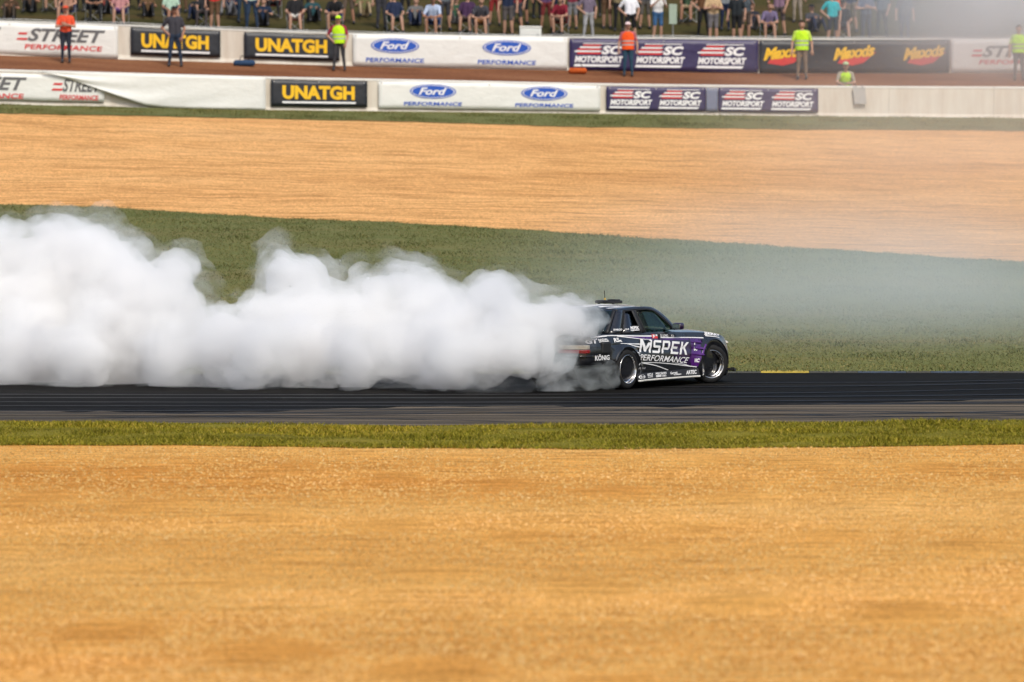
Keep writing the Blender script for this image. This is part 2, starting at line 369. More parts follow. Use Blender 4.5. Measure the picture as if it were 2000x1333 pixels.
# ------------------------------------------------------------------ flat lettering
_txt = {}
def text_geo(s, bold=0.0, shear=0.0):
    key = (s, bold, shear)
    if key not in _txt:
        cu = bpy.data.curves.new('lettering', 'FONT'); cu.body = s; cu.offset = bold; cu.shear = shear; cu.resolution_u = 3
        cu.dimensions = '2D'; cu.fill_mode = 'BOTH' if cu.dimensions == '3D' else 'FRONT'
        o = bpy.data.objects.new('lettering', cu); COL.objects.link(o)
        me = evaluated(o)
        bm = bmesh.new(); bm.from_mesh(me); bmesh.ops.remove_doubles(bm, verts=bm.verts, dist=1e-4)
        bmesh.ops.triangulate(bm, faces=bm.faces)
        v = np.array([p.co[:2] for p in bm.verts]); f = [[q.index for q in fc.verts] for fc in bm.faces]
        bm.free(); bpy.data.objects.remove(o); bpy.data.meshes.remove(me); bpy.data.curves.remove(cu)
        v = (v - v.min(0)) / (v.max(0) - v.min(0)); _txt[key] = (v, f)
    return _txt[key]
def bil(v, tl, tr, br, bl):
    tl, tr, br, bl = map(np.array, (tl, tr, br, bl)); x = v[:, :1]; y = v[:, 1:2]
    return (bl * (1 - x) + br * x) * (1 - y) + (tl * (1 - x) + tr * x) * y
def poly_geo(pts, step=None):
    """polygon in a plane -> triangles, cut so it can follow a curved surface"""
    bm = bmesh.new(); bm.faces.new([bm.verts.new((p[0], p[1], 0)) for p in pts])
    if step:
        xs = [p[0] for p in pts]; ys = [p[1] for p in pts]
        for ax, lo, hi in ((0, min(xs), max(xs)), (1, min(ys), max(ys))):
            k = math.ceil(lo / step) * step
            while k < hi:
                co = [0, 0, 0]; co[ax] = k; no = [0, 0, 0]; no[ax] = 1
                bmesh.ops.bisect_plane(bm, geom=bm.verts[:] + bm.edges[:] + bm.faces[:], plane_co=co, plane_no=no); k += step
    bmesh.ops.triangulate(bm, faces=bm.faces)
    bm.verts.index_update(); v = np.array([p.co[:2] for p in bm.verts]); f = [[q.index for q in fc.verts] for fc in bm.faces]; bm.free()
    return v, f
def retess(v, f, step):
    """cut flat lettering along a grid so that it can follow a curved panel"""
    bm = bmesh.new(); q = [bm.verts.new((p[0], p[1], 0)) for p in v]
    for t in f:
        try: bm.faces.new([q[i] for i in t])
        except ValueError: pass
    for ax in (0, 1):
        lo, hi = v[:, ax].min(), v[:, ax].max(); k = math.ceil(lo / step) * step
        while k < hi:
            co = [0, 0, 0]; co[ax] = k; no = [0, 0, 0]; no[ax] = 1
            bmesh.ops.bisect_plane(bm, geom=bm.verts[:] + bm.edges[:] + bm.faces[:], plane_co=co, plane_no=no); k += step
    bm.verts.index_update(); v2 = np.array([p.co[:2] for p in bm.verts]); f2 = [[w_.index for w_ in fc.verts] for fc in bm.faces]; bm.free()
    return v2, f2
def ellipse(cx, cy, rx, ry, n=36): return [(cx + rx * math.cos(2 * math.pi * k / n), cy + ry * math.sin(2 * math.pi * k / n)) for k in range(n)]

# ------------------------------------------------------------------ the two barriers
WALL_TOP = line((-600, 124), (0, 137), (500, 151), (900, 159), (1180, 165), (1600, 169.5), (2000, 171), (2600, 172))
FENCE_TOP = line((-600, 26), (0, 42), (250, 50), (480, 60), (700, 67), (1050, 73), (1500, 77), (2000, 77), (2600, 76))
def bar_pt(row, top, px, fr, off=0.0):
    """px column, fraction of the barrier's height, metres in front of its face"""
    dl, zl = ROWS[row]; D = dl(px); z0 = zl(px); z1 = CAMH - (top(px) - YH) * D / FPX
    return np.stack([(px - 1000) / FPX * D, D - off, z0 + (z1 - z0) * fr], -1)
def barrier(name, row, top, label, seglen, cap, thick):
    root = empty(name, (0, float(ROWS[row][0](1000)), float(ROWS[row][1](1000))))
    rl = np.array(root.location)
    edges = np.arange(-520, 2560, seglen)
    for a, b in zip(edges, edges[1:]):
        g_ = .22
        q = [bar_pt(row, top, np.array([x]), f_, o_)[0] for x in (a + g_, b - g_) for f_, o_ in ((-.12, .06), (.0, .06), (.12, .0), (.94, 0), (1, -.02), (1, -thick + .02), (.94, -thick), (-.12, -thick))]
        V = np.array(q) - rl
        F = [(k, k + 1, k + 9, k + 8) for k in range(7)] + [tuple(range(8))[::-1], tuple(range(8, 16))]
        mesh('wall_panel', V, F, M['concrete'], root, False)
        # rounded top edge, in a lighter tone that paints in sun from above
        q = [bar_pt(row, top, np.array([x]), f_, o_)[0] for x in (a + g_, b - g_) for f_, o_ in ((.955 if cap else .975, .012), (1.012, .012), (1.022, -thick / 2), (1.012, -thick - .012), (.955, -thick - .012))]
        V = np.array(q) - rl
        mesh('wall_coping', V, [(k, k + 1, k + 6, k + 5) for k in range(4)] + [(4, 3, 2, 1, 0), (5, 6, 7, 8, 9)], M['concrete_top'], root, False)
    return tag(root, label, 'wall')
barrier('concrete_wall', 'wall', WALL_TOP, 'low white concrete wall in front, at the edge of the far gravel trap', 205, True, .22)
barrier('concrete_wall', 'fence', FENCE_TOP, 'rear white concrete wall below the spectators on the hillside', 205, False, .2)
# thin cable on short steel pins above the rear wall
cab = empty('wire_fence', (0, 147.5, 7.2)); cl = np.array(cab.location)
pp = [Vector(bar_pt('fence', FENCE_TOP, np.array([x]), 1.06 + .012 * math.sin(x * .03), -.1)[0] - cl) for x in range(-300, 2350, 50)]
from_bm('cable', tube(pp, .012, 6), M['steel'], cab, True)
for x in range(-300, 2350, 150):
    a = bar_pt('fence', FENCE_TOP, np.array([x]), .97, -.1)[0] - cl; b = bar_pt('fence', FENCE_TOP, np.array([x]), 1.085, -.1)[0] - cl
    from_bm('steel_pin', tube([a, b], .014, 6), M['steel'], cab, True)
tag(cab, 'thin steel cable strung just above the rear white wall', 'cable')

def banner_sheet(row, top, x0, x1, f0, f1, mat, name, off, parent=None, wav=.006, seed=0):
    nx, ny = max(8, int((x1 - x0) / 8)), 7; V = []
    xs = np.linspace(x0, x1, nx)
    for j in range(ny):
        fr = f0 + (f1 - f0) * j / (ny - 1)
        wv = wav * (np.sin(xs * .05 + seed + j * .7) + .6 * np.sin(xs * .13 + seed * 2 - j * .5)) * math.sin(math.pi * (j + .3) / ny)
        p = bar_pt(row, top, xs, fr + .006 * np.sin(xs * .045 + seed) * (1 if j in (0, ny - 1) else .6), 0); p[:, 1] -= off + np.abs(wv); V.append(p)
    V = np.concatenate(V); F = [(j * nx + i, j * nx + i + 1, (j + 1) * nx + i + 1, (j + 1) * nx + i) for j in range(ny - 1) for i in range(nx - 1)]
    return V, F
class Banner:
    def __init__(s, row, top, x0, x1, f0, f1, mat, label, seed=0):
        s.row, s.top, s.x0, s.x1, s.f0, s.f1, s.seed = row, top, x0, x1, f0, f1, seed
        s.root = empty('banner', bar_pt(row, top, np.array([(x0 + x1) / 2.]), f0, .1)[0])
        s.loc = np.array(s.root.location); tag(s.root, label, 'banner', 'sponsor banners on the walls')
        V, F = banner_sheet(row, top, x0, x1, f0, f1, mat, 'sheet', .085, seed=seed)
        o = mesh('sheet', V - s.loc, F, mat, s.root); sm = o.modifiers.new('t', 'SOLIDIFY'); sm.thickness = .004; sm.offset = 1
        for x in (x0 + 6, (x0 + x1) / 2, x1 - 6):      # eyelets along the top edge
            bm = bmesh.new(); c = bar_pt(row, top, np.array([float(x)]), f1 - .05, .104)[0] - s.loc
            bmesh.ops.create_circle(bm, cap_ends=True, radius=.022, segments=10, matrix=Matrix.Translation(c) @ Matrix.Rotation(math.pi / 2, 4, 'X'))
            from_bm('eyelet', bm, M['steel'], s.root)
    def put(s, name, v, f, mat, lift=0.0):
        P = bar_pt(s.row, s.top, v[:, 0], v[:, 1], 0); P[:, 1] -= .106 + lift
        return mesh(name, P - s.loc, f, mat, s.root, False)
    def text(s, t, x0, x1, f0, f1, mat, bold=.02, shear=0, name='lettering', lift=0.0, slant=0):
        v, f = text_geo(t, bold, shear); return s.put(name, bil(v, (x0, f1), (x1, f1 + slant), (x1, f0 + slant), (x0, f0)), f, mat, lift)
    def poly(s, pts, mat, name='logo', lift=0.0):
        v, f = poly_geo(pts); return s.put(name, v, f, mat, lift)
    def oval(s, cx, w, f0, f1):
        cy, ry = (f0 + f1) / 2, (f1 - f0) / 2
        s.poly(ellipse(cx, cy, w, ry), M['ink_blue'], 'oval_logo')
        s.poly(ellipse(cx, cy, w * .94, ry * .88), M['ink_white'], 'oval_logo', .003)
        s.poly(ellipse(cx, cy, w * .90, ry * .80), M['ink_blue'], 'oval_logo', .006)
        s.text('Ford', cx - w * .62, cx + w * .60, cy - ry * .48, cy + ry * .52, M['ink_white'], .025, .35, lift=.010)
    def flagword(s, x0, x1, f0, f1):
        """red speed stripes, pale letters and a white wordmark with a bar under it"""
        h = f1 - f0; wd = x1 - x0
        for k in range(5):
            y = f0 + h * (.55 + .088 * k); xa = x0 + wd * (.03 + (.05, 0, .06, .10, .16)[k]); m_ = M['ink_red'] if k % 2 == 0 else M['ink_white']
            s.poly([(xa, y), (x0 + wd * .50, y), (x0 + wd * .56, y + h * .07), (xa + wd * .02, y + h * .07)], m_, 'stripe')
        s.text('SC', x0 + wd * .54, x0 + wd * .93, f0 + h * .54, f0 + h * .93, M['ink_white'], .05, .25)
        s.text('MOTORSPORT', x0 + wd * .04, x0 + wd * .95, f0 + h * .17, f0 + h * .47, M['ink_white'], .05, .2)
        s.poly([(x0 + wd * .02, f0), (x0 + wd * .86, f0), (x0 + wd * .9, f0 + h * .1), (x0 + wd * .03, f0 + h * .1)], M['ink_white'], 'stripe')
        s.poly([(x0 + wd * .2, f0 + h), (x0 + wd * .9, f0 + h), (x0 + wd * .9, f0 + h * 1.035), (x0 + wd * .2, f0 + h * 1.035)], M['ink_white'], 'stripe')
    def flame(s, x0, x1, f0, f1):
        h = f1 - f0; wd = x1 - x0
        s.poly([(x0 + wd * .1, f0 + h * .1), (x0 + wd * .45, f0), (x0 + wd * .7, f0 + h * .12), (x1, f0 + h * .62), (x0 + wd * .7, f0 + h * .5), (x0 + wd * .2, f0 + h * .45)], M['ink_red'], 'logo')
        s.text('Maxxis', x0, x1 - wd * .03, f0 + h * .22, f0 + h * .78, M['ink_yellow'], .05, .3, lift=.004, slant=h * .22)
W_, T_ = 'wall', WALL_TOP; FW, FT = 'fence', FENCE_TOP
def grey_logo(b, x0, x1, f0, f1, sub=True):
    h = f1 - f0
    for k in range(2): b.poly([(x0 - 6 + 3 * k, f0 + h * (.42 + .26 * k)), (x0 + 14, f0 + h * (.42 + .26 * k)), (x0 + 17, f0 + h * (.52 + .26 * k)), (x0 - 3 + 3 * k, f0 + h * (.52 + .26 * k))], M['ink_red'], 'stripe')
    b.text('STREET', x0 + 16, x1, f0 + h * .38, f0 + h, M['ink_grey'], .03, .35)
    if sub: b.text('PERFORMANCE', x0 + 10, x1 - 6, f0, f0 + h * .24, M['ink_red'], .02, .15)
# rear wall, left to right
b = Banner(FW, FT, -190, 232, .02, .96, M['vinyl'], 'leftmost white banner with grey italic letters on the rear wall', 1)
grey_logo(b, 40, 208, .20, .82); grey_logo(b, -165, 5, .20, .82)
def yellow_banner(row, top, x0, x1, f0, f1, label, seed):
    b = Banner(row, top, x0, x1, f0, f1, M['vinyl_black'], label, seed); h = f1 - f0; wd = x1 - x0
    b.text('UNATGH', x0 + wd * .12, x1 - wd * .13, f0 + h * .28, f0 + h * .80, M['ink_yellow'], .05, 0)
    b.poly([(x0 + wd * .12, f0 + h * .13), (x1 - wd * .12, f0 + h * .13), (x1 - wd * .12, f0 + h * .20), (x0 + wd * .12, f0 + h * .20)], M['ink_white'], 'stripe')
    return b
yellow_banner(FW, FT, 257, 432, .13, .94, 'black banner with yellow letters on the rear wall behind the marshal in black', 2)
yellow_banner(FW, FT, 478, 664, .13, .94, 'black banner with yellow letters on the rear wall left of the blue ovals', 3)
b = Banner(FW, FT, 690, 1108, .02, .99, M['vinyl'], 'white banner with two blue ovals on the rear wall', 4)
for c in (772, 990): b.oval(c, 47, .42, .88); b.text('PERFORMANCE', c - 57, c + 57, .14, .27, M['ink_blue'], .02, .1)
b = Banner(FW, FT, 1112, 1480, .0, .955, M['vinyl_purple'], 'navy banner with three red and white logos on the rear wall', 5)
for c in (1118, 1238, 1358): b.flagword(c, c + 104, .12, .80)
b = Banner(FW, FT, 1482, 1852, .0, .955, M['vinyl_black'], 'black banner with three yellow and red logos on the rear wall', 6)
for c in (1490, 1626, 1762): b.flame(c, c + 84, .22, .86)
b = Banner(FW, FT, 1856, 2290, .02, .99, M['vinyl'], 'white banner with grey letters at the smoky right end of the rear wall', 7)
grey_logo(b, 1900, 2060, .25, .80)
# front wall
yellow_banner(W_, T_, 530, 718, .12, .93, 'black banner with yellow letters on the front wall', 8)
b = Banner(W_, T_, 740, 1172, .10, .945, M['vinyl'], 'white banner with two blue ovals on the front wall', 9)
for c in (846, 1063): b.oval(c, 45, .42, .88); b.text('PERFORMANCE', c - 57, c + 57, .20, .32, M['ink_blue'], .02, .1)
b = Banner(W_, T_, 1184, 1378, .12, .92, M['vinyl_purple'], 'navy banner with red and white logos on the front wall beside the white oval banner', 10)
for c in (1188, 1284): b.flagword(c, c + 90, .2, .82)
b = Banner(W_, T_, 1379, 1401, .12, .92, M['vinyl_grey'], 'narrow slate grey filler strip between two navy banners on the front wall', 11)
b = Banner(W_, T_, 1402, 1597, .12, .92, M['vinyl_purple'], 'navy banner with red and white logos on the front wall beside the bare concrete', 12)
for c in (1406, 1503): b.flagword(c, c + 90, .2, .82)
b = Banner(W_, T_, -200, 205, .14, .90, M['vinyl'], 'white banner with red and grey letters on the front wall at the left', 13)
grey_logo(b, -110, 55, .18, .80); grey_logo(b, 108, 200, .18, .80)
# loose white tarp sagging over the end of that banner
nx, ny = 40, 14; V = []
rt = empty('tarpaulin', bar_pt(W_, T_, np.array([300.]), .0, .2)[0]); rl = np.array(rt.location)
for j in range(ny):
    for i in range(nx):
        s_, t_ = i / (nx - 1), j / (ny - 1)
        low = np.interp(s_, [0, .12, .25, .38, .46, .55, 1], [.97, .78, .52, .25, .08, .02, .02]); x = 85 + (520 - 85) * s_
        fr = .985 - (.985 - low) * t_
        p = bar_pt(W_, T_, np.array([x]), fr, 0)[0]; p[1] -= .14 + .05 * math.sin(t_ * 9 + s_ * 14) * (1 - s_) * t_ + .05 * t_ * math.exp(-((s_ - .3) / .2) ** 2); V.append(p - rl)
o = mesh('sheet', V, [(j * nx + i, j * nx + i + 1, (j + 1) * nx + i + 1, (j + 1) * nx + i) for j in range(ny - 1) for i in range(nx - 1)], M['vinyl'], rt)
o.modifiers.new('t', 'SOLIDIFY').thickness = .005
tag(rt, 'loose plain white tarpaulin sagging diagonally over the left of the front wall', 'tarpaulin')
# grey panel hung over the bare right end of the front wall
rt = empty('hanging_sign', bar_pt(W_, T_, np.array([1678.]), .3, .1)[0]); rl = np.array(rt.location)
q = [bar_pt(W_, T_, np.array([float(x)]), f_, o_)[0] - rl for o_ in (.13, .08) for x, f_ in ((1664, .97), (1688, .97), (1691, .42), (1668, .42))]
mesh('panel', q, [(0, 1, 2, 3), (7, 6, 5, 4), (0, 4, 5, 1), (1, 5, 6, 2), (2, 6, 7, 3), (3, 7, 4, 0)], flat('grey_board', (.40, .39, .37), .7), rt, False)
q = [bar_pt(W_, T_, np.array([float(x)]), f_, o_)[0] - rl for x, f_, o_ in ((1670, .97, .135), (1670, 1.05, .11), (1670, 1.05, -.1))]
from_bm('strap', tube(q, .012, 6), M['ink_grey'], rt); q = [Vector(p) + Vector((.2, 0, 0)) for p in q]; from_bm('strap', tube(q, .012, 6), M['ink_grey'], rt)
tag(rt, 'plain grey board hanging on the bare right part of the front wall', 'sign')

# ------------------------------------------------------------------ low painted kerb at the far track edge
M['kerb_yellow'] = flat('yellow_kerb_paint', (.42, .31, .04), .6, var=.15); M['kerb_blue'] = flat('blue_kerb_paint', (.035, .05, .075), .7, var=.2); M['kerb_bare'] = flat('bare_kerb_concrete', (.05, .05, .042), .8, var=.2)
kr = empty('painted_kerb', (6, 79.6, 0)); kl = np.array(kr.location)
for k, x in enumerate(np.arange(2.2, 10.4, .42)):
    px = 1000 + x * FPX / 79.6
    m_ = M['kerb_yellow'] if 1475 < px < 1580 else (M['kerb_blue'] if (1640 < px < 1730 or 1790 < px < 1880) else M['kerb_bare'])
    y0 = float(row_at('track_far', np.array([x]))[0][0]); hgt = .03 if 1475 < px < 1580 else .02
    prof = [(0, .0), (.03, .02), (.14, hgt), (.26, hgt), (.3, 0)]
    V = [(xx, y0 - .02 + a, .004 + b_) for xx in (x + .004, x + .416) for a, b_ in prof]
    mesh('kerb_stone', np.array(V) - kl, [(i, i + 1, i + 6, i + 5) for i in range(4)] + [(4, 3, 2, 1, 0), (5, 6, 7, 8, 9)], m_, kr, False)
tag(kr, 'low kerb with yellow and blue painted stones along the far edge of the track', 'kerb')

# ------------------------------------------------------------------ the drift car
def paint(name, c, rough=.25, flake=.0):
    m, n, l, p = nodes(name)
    t = noise(n, l, 3, 5, .65); r = ramp(n, [(.3, tuple(x * .8 for x in c)), (.7, tuple(x * 1.25 for x in c))]); l.new(t.outputs[0], r.inputs[0])
    l.new(r.outputs[0], p.inputs['Base Color'])
    d = noise(n, l, 9, 6, .75); r2 = ramp(n, [(.35, (rough * .7,) * 3), (.75, (min(1, rough * 2.0),) * 3)]); l.new(d.outputs[0], r2.inputs[0]); l.new(r2.outputs[0], p.inputs['Roughness'])
    p.inputs['Metallic'].default_value = flake; p.inputs['Coat Weight'].default_value = 1.0; p.inputs['Coat Roughness'].default_value = .04; p.inputs['Coat IOR'].default_value = 1.62; p.inputs['Specular IOR Level'].default_value = .3
    return m
M['paint'] = paint('black_paint', (.006, .0065, .009), .3, .0)
M['purple'] = paint('purple_vinyl', (.085, .010, .17), .3, .35)
M['purple_dark'] = paint('dark_purple_vinyl', (.026, .005, .060), .3, .3)
M['mirror'] = paint('dark_purple_paint', (.02, .004, .04), .3, .2)
M['trim'] = flat('black_trim', (.012, .012, .013), .55, var=.2)
M['inside'] = flat('dark_interior', (.010, .010, .011), .8, var=.2)
M['decal'] = flat('white_decal', (.80, .80, .80), .45, var=.06)
M['decal_grey'] = flat('grey_decal', (.30, .30, .31), .5)
M['skirt_white'] = flat('scuffed_white_paint', (.66, .65, .60), .5, var=.2, scale=9)
M['tyre'] = flat('tyre_rubber', (.012, .012, .012), .75, var=.25, scale=20, spec=.3)
M['chrome'] = flat('polished_rim', (.78, .77, .75), .16, 1.0, var=.08)
M['rim_black'] = flat('black_rim', (.03, .03, .032), .3, .5, var=.2)
M['disc'] = flat('brake_steel', (.30, .29, .28), .4, .9)
M['lamp_red'] = flat('red_lens', (.28, .008, .015), .15, coat=1)
M['lamp_clear'] = flat('clear_lens', (.62, .57, .46), .15, coat=1)
M['seat_cloth'] = flat('seat_cloth', (.03, .028, .035), .9)
M['grey_panel'] = flat('smoke_grey', (.22, .25, .26), .6)  # grey of the smoke that shows through the side opening
def glass(name, tint, refl=.5):
    m, n, l, p = nodes(name); n.remove(p); out = n['Material Output']
    tr = n.new('ShaderNodeBsdfTransparent'); tr.inputs[0].default_value = (*tint, 1)
    gl = n.new('ShaderNodeBsdfGlossy'); gl.inputs['Roughness'].default_value = .03
    fr = n.new('ShaderNodeFresnel'); fr.inputs[0].default_value = 1.5
    mu = n.new('ShaderNodeMath'); mu.operation = 'MULTIPLY'; l.new(fr.outputs[0], mu.inputs[0]); mu.inputs[1].default_value = refl
    mx = n.new('ShaderNodeMixShader'); l.new(mu.outputs[0], mx.inputs[0]); l.new(tr.outputs[0], mx.inputs[1]); l.new(gl.outputs[0], mx.inputs[2]); l.new(mx.outputs[0], out.inputs[0])
    return m
M['glass'] = glass('tinted_glass', (.50, .60, .55)); M['glass_q'] = glass('clear_side_glass', (.42, .55, .68), 3.0)

TH = R_(54.3); CF = Vector((math.cos(TH), math.sin(TH), 0)); CR = Vector((math.sin(TH), -math.cos(TH), 0))
CO = Vector(((1220 - 1000) / FPX * 74, 74, 0)) - CR * .80
car = empty('drift_car', CO, TH)
tag(car, 'black and purple race coupe drifting on the track with smoke pouring off its rear tyres', 'car')
Wp = crv([(-1.14, .58), (-1.10, .69), (-1.0, .765), (-.85, .80), (-.6, .82), (-.3, .835), (.4, .835), (1.0, .835), (1.8, .845), (2.2, .865), (2.55, .875), (2.8, .86), (3.0, .82), (3.15, .75), (3.25, .66), (3.32, .53), (3.36, .38)])
def Zb(u): return np.where(np.asarray(u) < -.15, .415, .135)
Zs = crv([(-1.14, .79), (-1.05, .845), (-.9, .872), (-.7, .895), (-.3, .903), (0, .903), (.5, .90), (1.4, .878), (1.85, .862), (2.3, .845), (2.6, .82), (2.9, .77), (3.1, .715), (3.25, .655), (3.36, .60)])
Zc = crv([(-1.14, .835), (-1.05, .88), (-.8, .91), (-.45, .93), (0, .945), (1.5, .935), (1.8, .925), (2.3, .905), (2.8, .86), (3.1, .795), (3.3, .71), (3.36, .66)])
AX_F = 2.50; RW = .322
def side_r(u, z):
    u = np.asarray(u, float); z = np.asarray(z, float); zb, zs = Zb(u), Zs(u); t = np.clip((z - zb) / (zs - zb), 0, 1.1)
    r = Wp(u) - .030 * np.clip(1 - t / .18, 0, 1) ** 2 - .075 * np.clip((t - .42) / .58, 0, 1.2) ** 2
    r = r - .012 * np.exp(-((t - .63) / .035) ** 2) * np.clip((u + .5) / .3, 0, 1) * np.clip((2.1 - u) / .2, 0, 1)   # feature line
    for uc, amp, rr in ((0, .038, .36), (AX_F, .045, .405)):
        d = np.hypot(u - uc, z - RW); r = r + amp * np.exp(-((d - rr) / .075) ** 2) * (z > .1)
    return r
us = np.unique(np.round(np.concatenate([np.linspace(-1.14, -.95, 12), np.linspace(-.95, 2.9, 110), np.linspace(2.9, 3.36, 24), [-.151, -.149]]), 4))
ts = np.concatenate([np.linspace(0, .2, 5), np.linspace(.28, .55, 5), np.linspace(.59, .67, 5), np.linspace(.72, 1, 6)])
tops = [.985, .95, .88, .75, .5, .25]
V = []; nring = None
for u in us:
    zb, zs, zc = float(Zb(u)), float(Zs(u)), float(Zc(u)); half = []
    zz = zb + (zs - zb) * ts; rr = side_r(np.full(len(zz), u), zz); rs = rr[-1]
    half += [(rr[0] * .5, zb)] + list(zip(rr, zz)) + [(rs * k, zs + (zc - zs) * (1 - k ** 3.0)) for k in tops]
    ring = [(0, zb)] + half + [(0, zc)] + [(-r, z) for r, z in reversed(half)]
    nring = len(ring); V += [(u, -r, z) for r, z in ring]
F = []
for i in range(len(us) - 1):
    for k in range(nring):
        k2 = (k + 1) % nring; F.append((i * nring + k, i * nring + k2, (i + 1) * nring + k2, (i + 1) * nring + k))
F.append(tuple(range(nring))[::-1]); F.append(tuple((len(us) - 1) * nring + k for k in range(nring)))
body = mesh('body', V, F, [M['paint'], M['inside']], car)
bm = bmesh.new(); bm.from_mesh(body.data); bmesh.ops.recalc_face_normals(bm, faces=bm.faces); bm.to_mesh(body.data); bm.free()
# cutters: four wheel wells, the cabin, and the side opening behind the rear wheel
bm = bmesh.new()
for uc, rr, ri in ((0, .355, .50), (AX_F, .40, .46)):
    for s in (-1, 1):
        bmesh.ops.create_cone(bm, cap_ends=True, segments=48, radius1=rr, radius2=rr, depth=.7, matrix=Matrix.Translation((uc, s * (ri + .35), RW + .005)) @ Matrix.Rotation(math.pi / 2, 4, 'X'))
box(bm, (-.30, -.64, .34), (1.52, .64, 1.3))
for fc in bm.faces: fc.material_index = 1
cut = from_bm('cutter', bm, [M['paint'], M['inside']])
bo = body.modifiers.new('cut', 'BOOLEAN'); bo.object = cut; bo.operation = 'DIFFERENCE'; bo.solver = 'EXACT'
bm = bmesh.new(); vx = [(-.650, .775), (-.435, .785), (-.425, .60), (-.64, .595)]
box(bm, (-.655, -1.0, .595), (-.425, -.735, .775), .03, 3)
for fc in bm.faces: fc.material_index = 1
cut2 = from_bm('cutter', bm, [M['paint'], M['inside']])
bo = body.modifiers.new('cut2', 'BOOLEAN'); bo.object = cut2; bo.operation = 'DIFFERENCE'; bo.solver = 'EXACT'
nm = evaluated(body); body.modifiers.clear(); body.data = nm
bpy.data.objects.remove(cut); bpy.data.objects.remove(cut2)
nm.set_sharp_from_angle(angle=R_(38))

class Side:
    """things laid on the right flank, in (u, z)"""
    @staticmethod
    def put(name, v, f, mat, off=.006, parent=None):
        r = side_r(v[:, 0], v[:, 1]) + off
        return mesh(name, np.stack([v[:, 0], -r, v[:, 1]], 1), f, mat, parent or car)
def flank_text(t, tl, tr, br, bl, mat='decal', bold=.03, shear=0, off=.008, name='lettering'):
    v, f = text_geo(t, bold, shear); v, f = retess(bil(v, tl, tr, br, bl), f, .035)
    return Side.put(name, v, f, M[mat], off)
def flank_poly(pts, mat, off=.006, name='livery_stripe', step=.05):
    v, f = poly_geo(pts, step); return Side.put(name, v, f, M[mat], off)
def stroke(pts, w0, w1, mat='decal', off=.007, name='livery_stripe'):
    c = crv(pts); xs = np.linspace(pts[0][0], pts[-1][0], 26); V = []
    for i, x in enumerate(xs):
        wv = w0 + (w1 - w0) * i / 25; V += [(x, float(c(x)) - wv / 2), (x, float(c(x)) + wv / 2)]
    Side.put(name, np.array(V), [(2 * i, 2 * i + 1, 2 * i + 3, 2 * i + 2) for i in range(25)], M[mat], off)
# purple panels
flank_poly([(-.15, .858), (.5, .826), (1.0, .79), (1.44, .782), (1.85, .772), (2.2, .755), (2.2, .70), (1.9, .58), (1.78, .42), (1.86, .29), (1.62, .31), (1.4, .47), (1.15, .70), (.62, .775), (.2, .81)], 'purple_dark', .004)
flank_poly([(1.88, .765), (2.20, .752), (2.105, .60), (2.09, .44), (2.02, .285), (1.88, .29), (1.80, .42), (1.90, .58)], 'purple', .0045)
flank_poly([(-.10, .853), (.5, .838), (.78, .829), (.78, .782), (.45, .802), (.15, .832)], 'purple', .0055)
flank_poly([(1.05, .792), (1.42, .78), (1.85, .768), (1.85, .735), (1.42, .75), (1.1, .768)], 'purple', .0055)
# white pin stripes
stroke([(-1.0, .842), (-.5, .878), (-.1, .868), (.5, .842), (.8, .833)], .010, .020)
stroke([(-.2, .866), (.15, .83), (.48, .796), (.75, .778)], .018, .006)
stroke([(1.05, .80), (1.42, .788), (1.86, .776), (2.25, .758)], .014, .014)
stroke([(-.15, .745), (.15, .728), (.43, .715)], .006, .018); stroke([(.02, .735), (.25, .69), (.42, .665)], .010, .018)
stroke([(.27, .585), (.38, .57)], .02, .014); stroke([(.29, .55), (.38, .525)], .014, .01)
stroke([(.42, .415), (.75, .405), (1.2, .372), (1.75, .315), (2.0, .29)], .010, .014)
stroke([(.42, .415), (.8, .36), (1.2, .268)], .016, .010); stroke([(1.4, .375), (1.65, .345), (1.85, .30)], .006, .014)
# lettering
GLY = {'M': [[(0, 0), (.17, 0), (.17, .60), (.43, .06), (.57, .06), (.83, .60), (.83, 0), (1, 0), (1, 1), (.80, 1), (.5, .42), (.20, 1), (0, 1)]],
       'S': [[(0, 0), (.86, 0), (1, .12), (1, .50), (.88, .59), (.24, .59), (.24, .82), (1, .82), (1, 1), (.12, 1), (0, .88), (0, .50), (.12, .41), (.76, .41), (.76, .18), (0, .18)]],
       'P': [[(0, 0), (.24, 0), (.24, 1), (0, 1)], [(.24, .30), (.86, .30), (1, .42), (1, .88), (.87, 1), (.24, 1), (.24, .82), (.76, .82), (.76, .48), (.24, .48)]],
       'E': [[(0, 0), (1, 0), (1, .18), (.24, .18), (.24, .41), (.82, .41), (.82, .59), (.24, .59), (.24, .82), (1, .82), (1, 1), (0, 1)]],
       'K': [[(0, 0), (.24, 0), (.24, .36), (.40, .50), (.74, 0), (1.02, 0), (.58, .62), (.98, 1), (.68, 1), (.24, .58), (.24, 1), (0, 1)]]}
def block_word(wd, tl, tr, br, bl, mat, off, name='lettering'):
    wid = {'M': 1.55}; gp = .22; tot = sum(wid.get(c, 1) for c in wd) + gp * (len(wd) - 1); x = 0
    for c in wd:
        k = wid.get(c, 1)
        for pl in GLY[c]:
            g_ = np.array([((x + p[0] * k) / tot, p[1]) for p in pl]); v = bil(g_, tl, tr, br, bl)
            vv, ff = poly_geo([tuple(p) for p in v], .03); Side.put(name, vv, ff, M[mat], off)
        x += k + gp
block_word('MSPEK', (.450, .797), (1.835, .698), (1.735, .496), (.370, .588), 'decal', .0095)
flank_text('PERFORMANCE', (.39, .555), (1.81, .452), (1.745, .358), (.355, .458), 'decal', .008, .15, .0085)
flank_text('KÖNIG', (-.845, .588), (-.475, .588), (-.475, .492), (-.845, .490), 'decal', .03)
